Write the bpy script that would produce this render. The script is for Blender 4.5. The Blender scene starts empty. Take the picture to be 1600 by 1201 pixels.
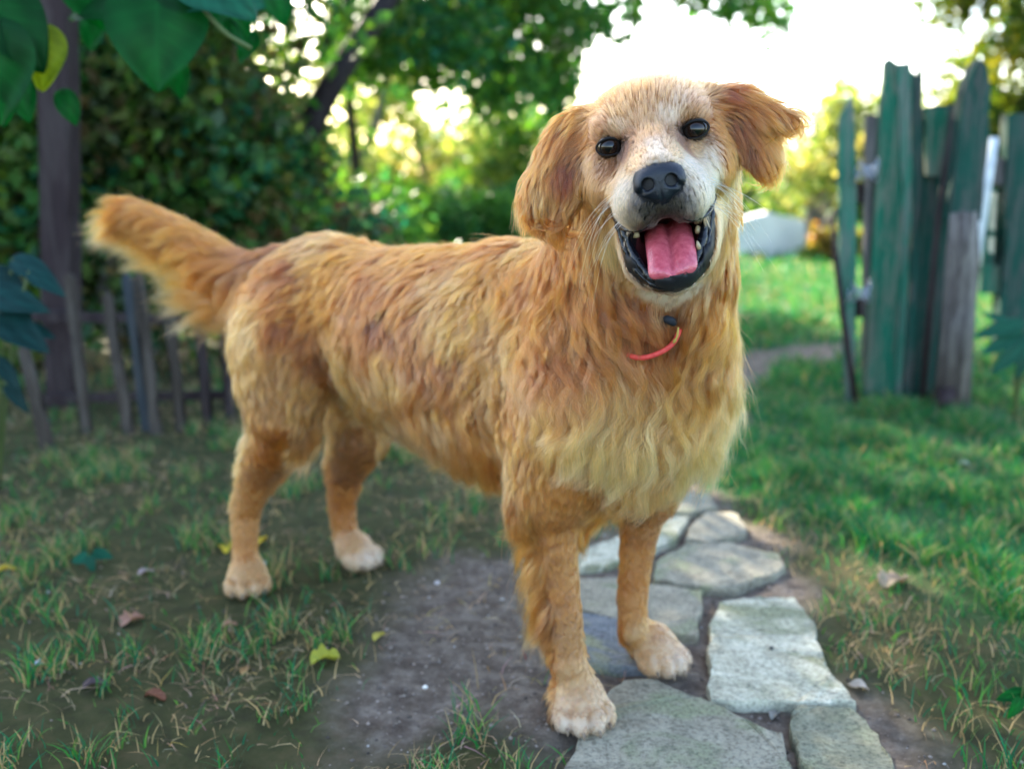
import bpy, bmesh, math, random
import numpy as np
from mathutils import Vector, Matrix
R = math.radians
SC = bpy.context.scene
rng = np.random.default_rng(7)
random.seed(7)

# ------------------------------------------------------------------ camera
FPX = 1556.0            # focal length in pixels of a 1600 px wide frame (35 mm)
PITCH = R(12.0)
CAM_H = 0.65
cam_data = bpy.data.cameras.new('camera')
cam_data.sensor_width = 36.0
cam_data.lens = FPX * 36.0 / 1600.0
cam_data.clip_start = 0.01
cam_data.clip_end = 500.0
cam_data.dof.use_dof = True
cam_data.dof.focus_distance = 0.94
cam_data.dof.aperture_fstop = 3.2
cam = bpy.data.objects.new('camera', cam_data)
SC.collection.objects.link(cam)
cam.location = (0, 0, CAM_H)
cam.rotation_euler = (R(90) - PITCH, 0, 0)
SC.camera = cam

# ------------------------------------------------------------------ sky and sun
SUN_EL, SUN_AZ = R(29), R(-24)      # azimuth measured from +Y (ahead), negative = to the left
world = bpy.data.worlds.new('World')
SC.world = world
world.use_nodes = True
wn = world.node_tree
wn.nodes.clear()
sky = wn.nodes.new('ShaderNodeTexSky')
sky.sky_type = 'NISHITA'
sky.sun_disc = False
sky.sun_elevation = SUN_EL
sky.sun_rotation = SUN_AZ
sky.air_density = 1.0
sky.dust_density = 1.6
sky.ozone_density = 0.5
bg = wn.nodes.new('ShaderNodeBackground')
bg.inputs['Strength'].default_value = 0.15
wo = wn.nodes.new('ShaderNodeOutputWorld')
wn.links.new(sky.outputs[0], bg.inputs['Color'])
wn.links.new(bg.outputs[0], wo.inputs['Surface'])
sun_data = bpy.data.lights.new('sun', 'SUN')
sun_data.energy = 5.0
sun_data.angle = R(0.6)
sun_data.color = (1.0, 0.9, 0.72)
sun = bpy.data.objects.new('sun', sun_data)
SC.collection.objects.link(sun)
sd = Vector((math.sin(SUN_AZ) * math.cos(SUN_EL), math.cos(SUN_AZ) * math.cos(SUN_EL), math.sin(SUN_EL)))
sun.rotation_euler = sd.to_track_quat('Z', 'Y').to_euler()
sun.location = sd * 30

SC.view_settings.view_transform = 'Standard'
SC.view_settings.look = 'None'
SC.view_settings.gamma = 1.0
SC.view_settings.exposure = 2.68
SC.render.engine = 'CYCLES'
cy = SC.cycles
cy.max_bounces = 10
cy.diffuse_bounces = 4
cy.glossy_bounces = 6
cy.transmission_bounces = 8
cy.transparent_max_bounces = 8
cy.caustics_reflective = False
cy.caustics_refractive = False
cy.use_denoising = True
cy.use_adaptive_sampling = True
cy.adaptive_threshold = 0.01
cy.sample_clamp_indirect = 6.0
SC.cycles_curves.shape = 'RIBBONS'
SC.cycles_curves.subdivisions = 2

# ------------------------------------------------------------------ from photo pixels to places
CAM = np.array([0.0, 0.0, CAM_H])
FWD = np.array([0.0, math.cos(PITCH), -math.sin(PITCH)])
UPV = np.array([0.0, math.sin(PITCH), math.cos(PITCH)])
RGT = np.array([1.0, 0.0, 0.0])
def ray(px, py):
    return RGT * ((px - 800.0) / FPX) - UPV * ((py - 600.5) / FPX) + FWD
def PX(px, py, Y):                    # point seen at (px, py) standing Y metres ahead
    d = ray(px, py)
    return CAM + d * (Y / d[1])
def PZ(px, py, zc):                   # the same by depth along the optical axis
    return CAM + ray(px, py) * zc
def GP(px, py, z=0.0):                # point of the plane at height z
    d = ray(px, py)
    return CAM + d * ((z - CAM_H) / d[2])

# ------------------------------------------------------------------ helpers
def link(o, parent=None):
    SC.collection.objects.link(o)
    if parent is not None:
        o.parent = parent
    return o
def tag(o, label=None, cat=None, group=None, kind=None):
    if label: o['label'] = label
    if cat: o['category'] = cat
    if group: o['group'] = group
    if kind: o['kind'] = kind
    return o
def empty(name, loc=(0, 0, 0), rz=0.0):
    o = bpy.data.objects.new(name, None)
    o.empty_display_size = 0.1
    o.location = [float(v) for v in loc]
    o.rotation_euler = (0, 0, rz)
    return link(o)
def mesh_obj(name, verts, faces, mat=None, parent=None, origin=(0, 0, 0), smooth=True):
    verts = np.asarray(verts, dtype=np.float64) - np.asarray(origin, dtype=np.float64)
    me = bpy.data.meshes.new(name)
    if isinstance(faces, np.ndarray):
        n, k = faces.shape
        me.vertices.add(len(verts)); me.vertices.foreach_set('co', verts.astype(np.float32).ravel())
        me.loops.add(n * k); me.loops.foreach_set('vertex_index', faces.astype(np.int32).ravel())
        me.polygons.add(n)
        me.polygons.foreach_set('loop_start', (np.arange(n) * k).astype(np.int32))
        me.polygons.foreach_set('loop_total', np.full(n, k, dtype=np.int32))
        me.update(calc_edges=True)
    else:
        me.from_pydata([tuple(v) for v in verts], [], faces)
    me.polygons.foreach_set('use_smooth', np.full(len(me.polygons), smooth))
    me.update()
    if mat: me.materials.append(mat)
    return link(bpy.data.objects.new(name, me), parent)
def norm(v):
    v = np.asarray(v, dtype=float)
    return v / np.maximum(np.linalg.norm(v, axis=-1, keepdims=True), 1e-9)
def tube(points, radii, seg=8, cap=True, squash=None):
    """A swept tube; returns verts, faces."""
    P = np.asarray(points, float); n = len(P)
    rad = np.broadcast_to(np.asarray(radii, float), (n,))
    T = norm(np.gradient(P, axis=0))
    ref = np.array([0, 0, 1.0]) if abs(T[0][2]) < 0.9 else np.array([1.0, 0, 0])
    N = norm(np.cross(T[0], ref)); V = []
    for i in range(n):
        N = norm(N - T[i] * np.dot(N, T[i])); B = np.cross(T[i], N)
        a = np.linspace(0, 2 * math.pi, seg, endpoint=False)
        V.append(P[i] + rad[i] * (np.cos(a)[:, None] * N + np.sin(a)[:, None] * B))
    V = np.concatenate(V); F = []
    for i in range(n - 1):
        for j in range(seg):
            F.append((i * seg + j, i * seg + (j + 1) % seg, (i + 1) * seg + (j + 1) % seg, (i + 1) * seg + j))
    if cap:
        F.append(tuple(range(seg - 1, -1, -1))); F.append(tuple((n - 1) * seg + j for j in range(seg)))
    return V, F
def join(parts):
    V, F, o = [], [], 0
    for v, f in parts:
        V.append(np.asarray(v, float)); F += [tuple(i + o for i in q) for q in f]; o += len(v)
    return np.concatenate(V), F
def spline(pts, n):
    """Catmull-Rom through the points."""
    P = np.asarray(pts, float); P = np.vstack([2 * P[0] - P[1], P, 2 * P[-1] - P[-2]])
    t = np.linspace(0, len(P) - 3 - 1e-6, n); i = t.astype(int); u = (t - i)[:, None]
    a, b, c, d = P[i], P[i + 1], P[i + 2], P[i + 3]
    return 0.5 * (2 * b + (c - a) * u + (2 * a - 5 * b + 4 * c - d) * u ** 2 + (3 * b - a - 3 * c + d) * u ** 3)

class Mat:
    """Small node-material builder."""
    def __init__(s, name, rough=0.7, spec=0.3):
        s.m = bpy.data.materials.new(name); s.m.use_nodes = True; s.t = s.m.node_tree
        s.b = s.t.nodes['Principled BSDF']
        s.b.inputs['Roughness'].default_value = rough
        s.b.inputs['Specular IOR Level'].default_value = spec
        s.out = s.t.nodes['Material Output']
        s.co = None
    def n(s, typ, **kw):
        nd = s.t.nodes.new(typ)
        for k, v in kw.items():
            if k in nd.inputs: nd.inputs[k].default_value = v
            else: setattr(nd, k, v)
        return nd
    def l(s, a, b): s.t.links.new(a, b)
    def coord(s):
        if s.co is None: s.co = s.n('ShaderNodeTexCoord').outputs['Object']
        return s.co
    def noise(s, scale, detail=6, rough=0.6, stretch=None, dist=0.0):
        nd = s.n('ShaderNodeTexNoise'); nd.inputs['Scale'].default_value = scale
        nd.inputs['Detail'].default_value = detail; nd.inputs['Roughness'].default_value = rough
        nd.inputs['Distortion'].default_value = dist
        c = s.coord()
        if stretch:
            mp = s.n('ShaderNodeMapping'); mp.inputs['Scale'].default_value = stretch
            s.l(c, mp.inputs[0]); c = mp.outputs[0]
        s.l(c, nd.inputs['Vector']); return nd.outputs['Fac']
    def ramp(s, fac, stops):
        r = s.n('ShaderNodeValToRGB'); e = r.color_ramp.elements
        while len(e) < len(stops): e.new(0.5)
        for el, (p, c) in zip(e, stops):
            el.position = p; el.color = (*c, 1) if len(c) == 3 else c
        s.l(fac, r.inputs[0]); return r.outputs[0]
    def mix(s, fac, a, b, mode='MIX'):
        m = s.n('ShaderNodeMix'); m.data_type = 'RGBA'; m.blend_type = mode
        for sock, v in ((m.inputs[0], fac), (m.inputs[6], a), (m.inputs[7], b)):
            if isinstance(v, (int, float)): sock.default_value = v
            elif isinstance(v, tuple): sock.default_value = (*v, 1)
            else: s.l(v, sock)
        return m.outputs[2]
    def bump(s, h, strength=0.5, dist=0.01):
        b = s.n('ShaderNodeBump'); b.inputs['Strength'].default_value = strength
        b.inputs['Distance'].default_value = dist
        s.l(h, b.inputs['Height']); s.l(b.outputs[0], s.b.inputs['Normal'])
    def col(s, c):
        if isinstance(c, tuple): s.b.inputs['Base Color'].default_value = (*c, 1)
        else: s.l(c, s.b.inputs['Base Color'])
        return s
def leaf_mat(name, attr=True, color=(0.06, 0.12, 0.03), trans=0.45, rough=0.45):
    """Leaves and blades: diffuse with light passing through; the colour comes from a face attribute."""
    s = Mat(name, rough, 0.12)
    if attr:
        a = s.n('ShaderNodeAttribute'); a.attribute_name = 'tint'; c = a.outputs['Color']
        s.l(c, s.b.inputs['Base Color'])
    else:
        c = s.ramp(s.noise(9, 4), [(0.3, tuple(v * 0.75 for v in color)), (0.7, tuple(min(1, v * 1.3) for v in color))])
        s.l(c, s.b.inputs['Base Color'])
    tr = s.n('ShaderNodeBsdfTranslucent')
    hs = s.n('ShaderNodeHueSaturation'); hs.inputs['Hue'].default_value = 0.485
    hs.inputs['Saturation'].default_value = 1.15; hs.inputs['Value'].default_value = 1.5
    s.l(c, hs.inputs['Color']); s.l(hs.outputs[0], tr.inputs['Color'])
    mx = s.n('ShaderNodeMixShader'); mx.inputs[0].default_value = trans
    s.l(s.b.outputs[0], mx.inputs[1]); s.l(tr.outputs[0], mx.inputs[2]); s.l(mx.outputs[0], s.out.inputs[0])
    return s.m
# ================================================================== THE DOG
# body frame
FA = GP(905, 1120); FB = GP(1030, 1045); HA = GP(385, 920); HB = GP(560, 880)
DOG0 = np.array([(FA[0] + HB[0]) / 2, (FA[1] + HB[1]) / 2, 0.0])
# head frame: origin between the eyes, z toward the viewer, rolled
HEAD_O = PZ(1019, 216, 0.915)
hz = norm(CAM - HEAD_O); ROLL = R(9.5)
hx0 = norm(np.cross(UPV, hz)); hy0 = np.cross(hz, hx0)
hx = hx0 * math.cos(ROLL) + hy0 * math.sin(ROLL); hy = -hx0 * math.sin(ROLL) + hy0 * math.cos(ROLL)
HM = np.stack([hx, hy, hz])
def HP(x, y, z): return HEAD_O + 0.01 * (x * hx + y * hy + z * hz)

G = 0.0035
GMIN = np.array([-0.62, 0.74, -0.02]); GMAX = np.array([0.36, 1.76, 0.86])
GN = np.ceil((GMAX - GMIN) / G).astype(int) + 1
D = np.full(GN, 0.25, dtype=np.float32)
axs = [(GMIN[i] + G * np.arange(GN[i])).astype(np.float32) for i in range(3)]
def region(lo, hi):
    a = np.clip(np.floor((np.asarray(lo) - GMIN) / G).astype(int), 0, GN - 1)
    b = np.clip(np.ceil((np.asarray(hi) - GMIN) / G).astype(int) + 1, 1, GN)
    sl = tuple(slice(a[i], b[i]) for i in range(3))
    return sl, axs[0][sl[0]][:, None, None], axs[1][sl[1]][None, :, None], axs[2][sl[2]][None, None, :]
def apply(sl, d, k, sub=False):
    cur = D[sl]
    if sub:
        h = np.clip(0.5 - 0.5 * (cur + d) / k, 0, 1)
        D[sl] = cur * (1 - h) + (-d) * h + k * h * (1 - h)
    else:
        h = np.clip(0.5 + 0.5 * (cur - d) / k, 0, 1)
        D[sl] = cur * (1 - h) + d * h - k * h * (1 - h)
def cone(a, b, ra, rb, k=0.02, sub=False):
    a = np.asarray(a, float); b = np.asarray(b, float); m = max(ra, rb) + k + 0.03
    sl, X, Y, Z = region(np.minimum(a, b) - m, np.maximum(a, b) + m)
    ab = b - a; L = float(ab @ ab)
    h = np.clip(((X - a[0]) * ab[0] + (Y - a[1]) * ab[1] + (Z - a[2]) * ab[2]) / L, 0, 1)
    d = np.sqrt((X - a[0] - h * ab[0]) ** 2 + (Y - a[1] - h * ab[1]) ** 2 + (Z - a[2] - h * ab[2]) ** 2) - (ra + (rb - ra) * h)
    apply(sl, d.astype(np.float32), k, sub)
def chain(pts, rad, k=0.02):
    for i in range(len(pts) - 1): cone(pts[i], pts[i + 1], rad[i], rad[i + 1], k)
def ell(c, r, axes=None, k=0.02, sub=False):
    c = np.asarray(c, float); r = np.asarray(r, float)
    A = np.eye(3) if axes is None else np.asarray(axes, float)
    ext = np.sqrt(((A * r[:, None]) ** 2).sum(0)) + k + 0.03
    sl, X, Y, Z = region(c - ext, c + ext)
    X, Y, Z = X - c[0], Y - c[1], Z - c[2]
    q = [(A[i][0] * X + A[i][1] * Y + A[i][2] * Z) for i in range(3)]
    k0 = np.sqrt(sum((q[i] / r[i]) ** 2 for i in range(3))) + 1e-6
    k1 = np.sqrt(sum((q[i] / r[i] ** 2) ** 2 for i in range(3))) + 1e-6
    apply(sl, (k0 * (k0 - 1) / k1).astype(np.float32), k, sub)

# trunk axes: along the spine, across, up
CH = PX(978, 590, 1.15)                       # middle of the chest
RU = PX(500, 500, 1.535)                      # middle of the pelvis
ax_f = norm((CH - RU) * [1, 1, 0]); ax_u = np.array([0, 0, 1.0]); ax_r = np.cross(ax_f, ax_u)   # ax_r: the dog's right, toward the viewer
TB = np.stack([ax_f, ax_r, ax_u])
def between(t, r=0.0, z=0.0): 
    p = RU + (CH - RU) * t; return np.array([p[0], p[1], 0]) + ax_r * r + ax_u * z
# rib cage, loin, rump, belly
ell(between(0.90, 0, 0.405), (0.150, 0.093, 0.128), TB, 0.04)
ell(between(0.66, 0, 0.410), (0.190, 0.108, 0.140), TB, 0.04)
ell(between(0.38, 0, 0.425), (0.190, 0.096, 0.118), TB, 0.05)
ell(between(0.06, 0, 0.455), (0.135, 0.092, 0.100), TB, 0.05)
cone(between(0.98, 0, 0.475), between(0.75, 0, 0.495), 0.072, 0.058, 0.05)      # withers
ell(between(1.03, 0.008, 0.385), (0.074, 0.078, 0.110), TB, 0.04)      # breast
# neck
nb = between(0.98, 0, 0.475)
hb = HP(0, -2.0, -9.5)
cone(nb, hb, 0.098, 0.070, 0.05)
cone(between(1.06, 0, 0.42), HP(0, -7.5, -7.5), 0.074, 0.062, 0.05)
# shoulders and forelegs
def foreleg(sh, pts, rad, toe_dir):
    cone(sh, pts[0], 0.056, rad[0] + 0.012, 0.05)
    chain(pts, rad, 0.004)
FAd = norm((GP(925, 1155) - GP(890, 1085)) * [1, 1, 0])
def paw(c, d, w=0.030, L=0.034, toes=4, s=1.0):
    """a paw on the ground: c centre of the paw at ground level, d pointing to the toes"""
    side = np.array([d[1], -d[0], 0]); TA = np.stack([d, side, ax_u])
    ell(c + [0, 0, 0.020] - d * 0.010, (L * s, w * s, 0.024 * s), TA, 0.012)
    outs = []
    for j, (o, f) in enumerate(((-0.0245, 0.008), (-0.0092, 0.021), (0.0092, 0.022), (0.0245, 0.010))):
        tc = c + side * o * s + d * f * s + [0, 0, 0.0125]
        ell(tc, (0.022 * s, 0.0105 * s, 0.0145 * s), TA, 0.003)
        outs.append((tc + d * 0.018 * s + [0, 0, -0.002], d))
    return outs
CLAWS = []
pc = GP(908, 1125); 
nf = [PX(864, 770, 1.135), PX(872, 860, 1.125), PX(882, 955, 1.118), PX(888, 1035, 1.112), pc + [0, 0, 0.032] - FAd * 0.018]
foreleg(PX(905, 625, 1.10), nf, [0.037, 0.0215, 0.0185, 0.0190, 0.023], FAd)
CLAWS += paw(pc, FAd, s=1.08)
FBd = norm((GP(1070, 1050) - GP(985, 1010)) * [1, 1, 0]); FBd = norm(FBd + np.array([0, -0.6, 0]))
pc2 = GP(1030, 1040)
ff = [PX(1006, 770, 1.25), PX(996, 860, 1.25), PX(988, 935, 1.245), PX(990, 985, 1.24), pc2 + [0, 0, 0.032] - FBd * 0.018]
foreleg(PX(1050, 640, 1.22), ff, [0.032, 0.0200, 0.0175, 0.0180, 0.022], FBd)
CLAWS += paw(pc2, FBd, s=1.04)
# hind legs
HAd = norm((GP(388, 945) - GP(385, 890)) * [1, 1, 0])
pc3 = GP(388, 922)
nh = [PX(455, 560, 1.455), PX(445, 655, 1.46), PX(400, 745, 1.51), PX(383, 800, 1.525), PX(383, 865, 1.515), pc3 + [0, 0, 0.03] - HAd * 0.014]
ell(PX(445, 540, 1.475), (0.080, 0.050, 0.118), TB, 0.04)
cone(PX(443, 540, 1.46), PX(440, 650, 1.455), 0.068, 0.044, 0.04)
chain(nh[1:], [0.041, 0.0285, 0.0215, 0.0185, 0.022], 0.004)
CLAWS += paw(pc3, HAd, s=1.02)
HBd = norm((GP(608, 885) - GP(520, 868)) * [1, 1, 0]); HBd = norm(HBd + np.array([0, -0.35, 0]))
pc4 = GP(562, 880)
fh = [PX(570, 620, 1.58), PX(565, 680, 1.575), PX(538, 740, 1.64), PX(534, 790, 1.645), PX(540, 840, 1.635), pc4 + [0, 0, 0.03] - HBd * 0.014]
cone(fh[0], fh[1], 0.062, 0.046, 0.04)
chain(fh[1:], [0.042, 0.030, 0.0225, 0.0200, 0.023], 0.004)
CLAWS += paw(pc4, HBd, s=1.04)
# tail
TAIL = spline([PX(440, 420, 1.545), PX(378, 425, 1.575), PX(320, 388, 1.60), PX(255, 350, 1.62), PX(188, 322, 1.63), PX(128, 306, 1.63)], 12)
chain(list(TAIL), list(np.linspace(0.034, 0.007, 12)), 0.004)
# head
def hell(x, y, z, rx, ry, rz, k=0.012, ax=0.0, sub=False):
    """ellipsoid in head centimetres, pitched by ax degrees"""
    c, s = math.cos(R(ax)), math.sin(R(ax))
    A = np.stack([hx, c * hy + s * hz, -s * hy + c * hz])
    ell(HP(x, y, z), (rx * .01, ry * .01, rz * .01), A, k, sub)
def hcone(a, b, ra, rb, k=0.012, sub=False): cone(HP(*a), HP(*b), ra * .01, rb * .01, k, sub)
hell(0, 0.6, -5.2, 6.3, 4.9, 6.6, 0.02)                 # skull
hell(0, 1.6, -2.6, 4.6, 2.9, 3.2, 0.02)                 # forehead
for s in (-1, 1):
    hell(s * 2.9, 1.75, -0.9, 2.1, 1.1, 1.6, 0.012)      # brow ridges
    hell(s * 4.6, -2.9, -3.6, 2.6, 3.2, 4.6, 0.02)      # cheeks
    hell(s * 2.0, -4.9, 4.6, 1.85, 2.4, 3.3, 0.012)     # flews
    hcone((s * 2.6, -4.4, 3.0), (s * 4.2, -4.3, -0.8), 1.5, 1.5, 0.015)
hcone((0, -0.4, -0.5), (0, -2.9, 6.6), 2.7, 1.75, 0.015)   # bridge of the nose
hcone((0, -3.5, 1.0), (0, -4.4, 6.0), 3.2, 2.4, 0.012)    # muzzle
# lower jaw
hcone((0, -7.5, -2.5), (-0.1, -11.0, 4.1), 4.5, 2.85, 0.012)
hcone((0, -8.0, -2.5), (0, -9.3, 0.5), 4.7, 4.5, 0.012)
hell(-0.3, -10.6, 2.8, 3.9, 2.6, 2.8, 0.010, ax=-30)
# mouth cavity
def cavity(sub):
    hell(-0.1, -8.6, 4.2, 3.75, 2.2, 4.6, 0.003, ax=-38, sub=sub)
    hell(-0.2, -9.9, 4.8, 3.0, 2.6, 3.9, 0.003, ax=-32, sub=sub)
    hcone((0, -7.4, -1.0), (0, -9.4, 8.0), 2.9, 2.3, 0.005, sub=sub)
cavity(True)
for s in (-1, 1):                                         # the flews hang over the opening
    hell(s * 2.0, -5.4, 5.0, 1.8, 2.35, 2.6, 0.008)
    hcone((s * 1.3, -5.2, 6.3), (s * 3.2, -5.7, 3.6), 1.15, 1.0, 0.008)
hell(0, -5.3, 6.0, 1.6, 1.35, 1.5, 0.008)
# eye sockets
for s in (-1, 1): hell(s * 3.95, 0.0, 0.75, 1.26, 0.74, 1.0, 0.005, sub=True)
# ears
def flap(p, q, wid, thick, n_out, k=0.006):
    """flat tongue of flesh from p to q"""
    p, q = np.asarray(p), np.asarray(q); a = norm(q - p); t = norm(n_out - a * (n_out @ a)); w = np.cross(a, t)
    ell((p + q) / 2, (np.linalg.norm(q - p) / 2, wid, thick), np.stack([a, w, t]), k)
on = norm(-hx * 0.55 + hz * 0.8)
flap(HP(-4.9, 3.6, -4.6), HP(-10.4, -1.4, -4.0), 0.028, 0.0085, on, 0.012)
flap(HP(-7.3, 2.0, -4.4), HP(-11.0, -6.0, -3.5), 0.031, 0.0075, on, 0.010)
flap(HP(-8.6, 1.0, -4.2), HP(-12.5, -4.2, -3.9), 0.018, 0.0070, on, 0.010)
on2 = norm(hx * 0.25 + hz * 0.9 + hy * 0.3)
flap(HP(4.0, 3.0, -4.8), HP(11.2, -0.2, -4.0), 0.0195, 0.0085, on2, 0.014)
flap(HP(8.3, 2.6, -4.3), HP(10.2, -5.3, -3.4), 0.021, 0.0075, on2, 0.010)
flap(HP(8.0, 1.4, -4.3), HP(13.8, -1.3, -3.9), 0.0115, 0.0065, on2, 0.010)
def set_grid(lo, hi, g):
    global D, G, GMIN, GMAX, GN, axs
    G, GMIN, GMAX = g, np.asarray(lo, float), np.asarray(hi, float)
    GN = np.ceil((GMAX - GMIN) / G).astype(int) + 1
    D = np.full(GN, 0.25, dtype=np.float32)
    axs = [(GMIN[i] + G * np.arange(GN[i])).astype(np.float32) for i in range(3)]
def get_grid(): return D, G, GMIN, GMAX, GN, axs
def put_grid(t):
    global D, G, GMIN, GMAX, GN, axs
    D, G, GMIN, GMAX, GN, axs = t
def surface_nets(V):
    """vertices and quads of the zero surface"""
    S = V < 0
    nx, ny, nz = V.shape
    c = np.zeros((nx - 1, ny - 1, nz - 1), dtype=np.uint8)
    for i in (0, 1):
        for j in (0, 1):
            for k in (0, 1): c += S[i:nx - 1 + i, j:ny - 1 + j, k:nz - 1 + k]
    idx = np.argwhere((c > 0) & (c < 8))
    vid = -np.ones(c.shape, dtype=np.int32); vid[tuple(idx.T)] = np.arange(len(idx))
    acc = np.zeros((len(idx), 3)); cnt = np.zeros(len(idx))
    for a in range(3):
        o1, o2 = [b for b in range(3) if b != a]
        for u in (0, 1):
            for v in (0, 1):
                p = idx.copy(); p[:, o1] += u; p[:, o2] += v; q = p.copy(); q[:, a] += 1
                fp, fq = V[tuple(p.T)], V[tuple(q.T)]; m = (fp < 0) != (fq < 0)
                t = np.zeros(len(idx)); t[m] = fp[m] / (fp[m] - fq[m])
                w = p.astype(float); w[:, a] += t; acc[m] += w[m]; cnt[m] += 1
    verts = acc / cnt[:, None]
    faces = []
    for a in range(3):
        o1, o2 = [(1, 2), (2, 0), (0, 1)][a]
        lo = [slice(None)] * 3; hi = [slice(None)] * 3; lo[a] = slice(0, -1); hi[a] = slice(1, None)
        sa, sb = S[tuple(lo)], S[tuple(hi)]
        e = np.argwhere(sa != sb); e = e[(e[:, o1] > 0) & (e[:, o2] > 0) & (e[:, o1] < V.shape[o1] - 1) & (e[:, o2] < V.shape[o2] - 1)]
        f = []
        for u, v in ((1, 1), (0, 1), (0, 0), (1, 0)):
            g = e.copy(); g[:, o1] -= u; g[:, o2] -= v; f.append(vid[tuple(g.T)])
        f = np.stack(f, 1); inside = sa[tuple(e.T)]
        f[~inside] = f[~inside][:, ::-1]; faces.append(f)
    return verts, np.concatenate(faces)
bv, bf = surface_nets(D)
bv = GMIN + bv * G
def tri(arr, p):
    """trilinear look-up of a grid at world points"""
    q = np.clip((p - GMIN) / G, 0, np.array(arr.shape[:3]) - 1.001); i = q.astype(int); f = q - i; r = 0
    for a in (0, 1):
        for b in (0, 1):
            for c in (0, 1):
                w = (f[:, 0] if a else 1 - f[:, 0]) * (f[:, 1] if b else 1 - f[:, 1]) * (f[:, 2] if c else 1 - f[:, 2])
                r = r + w * arr[i[:, 0] + a, i[:, 1] + b, i[:, 2] + c]
    return r
def grad(p, h=0.004):
    g = np.stack([tri(D, p + np.eye(3)[i] * h) - tri(D, p - np.eye(3)[i] * h) for i in range(3)], 1)
    return norm(g)
def head_cm(p): return (np.asarray(p) - HEAD_O) @ HM.T * 100
dog = empty('dog', DOG0)
tag(dog, 'golden long-haired dog standing with open mouth and raised feathery tail on the stone path', 'dog')
# ------------------------------------------------------------------ body mesh with skin tints
BODY_GRID = get_grid()
set_grid(GMIN, GMAX, 0.0035)
cavity(False)                                  # the cavity as a solid, to find the mouth lining
CAVD = D.copy(); put_grid(BODY_GRID)
hc_ = head_cm(bv)
cav = tri(CAVD, bv)
skin = np.tile(np.array([0.42, 0.24, 0.11]), (len(bv), 1))
lowm = np.clip((0.05 - bv[:, 2]) / 0.04, 0, 1)[:, None]
skin = skin * (1 - lowm) + np.array([0.60, 0.46, 0.32]) * lowm
muzz = np.clip(1 - np.linalg.norm((hc_ - [0, -5, 5]) / [4.5, 5.5, 5.5], axis=1), 0, 1)[:, None] ** 0.5
skin = skin * (1 - muzz) + np.array([0.55, 0.47, 0.42]) * muzz
dist_eye = np.minimum(np.linalg.norm((hc_ - [-3.95, 0, 1.0]) / [1.45, 0.9, 2], axis=1), np.linalg.norm((hc_ - [3.95, 0, 1.0]) / [1.45, 0.9, 2], axis=1))
skin[dist_eye < 1.05] = (0.02, 0.015, 0.015)
skin[np.linalg.norm((hc_ - [0, -3.8, 8.2]) / [2.2, 1.8, 2.2], axis=1) < 1] = (0.012, 0.011, 0.013)
inm = (cav < 0.0035) & (np.abs(hc_[:, 0]) < 6) & (hc_[:, 1] < -4)
skin[inm] = (0.006, 0.006, 0.008)
skin[inm & (hc_[:, 2] < 2.0)] = (0.10, 0.02, 0.025)
rim0 = np.array([(-4.5, -5.6, 1.6), (-4.3, -7.0, 1.9), (-4.2, -9.0, 2.7), (-3.5, -11, 3.9), (-2.0, -12.4, 5.0), (-0.5, -12.8, 5.4), (1.0, -12.5, 5.2), (2.5, -11.3, 4.3), (3.8, -9, 2.8), (4.3, -6.8, 1.8), (4.5, -5.3, 1.6)])
rim0 = spline(rim0, 60); drim = np.full(len(bv), 99.0); near_ = np.where((hc_[:, 1] < -5) & (np.abs(hc_[:, 0]) < 7) & (hc_[:, 2] > -2))[0]
drim[near_] = np.linalg.norm(hc_[near_][:, None] - rim0[None], axis=2).min(1)
skin[(np.abs(hc_[:, 0]) < 3.6) & (hc_[:, 1] > -12.9) & (hc_[:, 1] < -8.6) & (hc_[:, 2] > 2.5)] = (0.006, 0.006, 0.008)
skin[drim < 1.15] = (0.006, 0.006, 0.008)
sk = Mat('dog_skin', 0.5, 0.25)
at_ = sk.n('ShaderNodeAttribute'); at_.attribute_name = 'tint'
sk.l(at_.outputs['Color'], sk.b.inputs['Base Color']); sk.bump(sk.noise(900, 3), 0.3, 0.001)
body = mesh_obj('body', bv, bf, sk.m, dog, DOG0)
ca = body.data.color_attributes.new('tint', 'FLOAT_COLOR', 'POINT')
ca.data.foreach_set('color', np.concatenate([skin, np.ones((len(bv), 1))], 1).astype(np.float32).ravel())

def head_mesh(name, v_cm, f, mat, parent=dog, smooth=True):
    v = HEAD_O + 0.01 * (np.asarray(v_cm, float) @ HM)
    return mesh_obj(name, v, f, mat, parent, DOG0, smooth)

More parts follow.
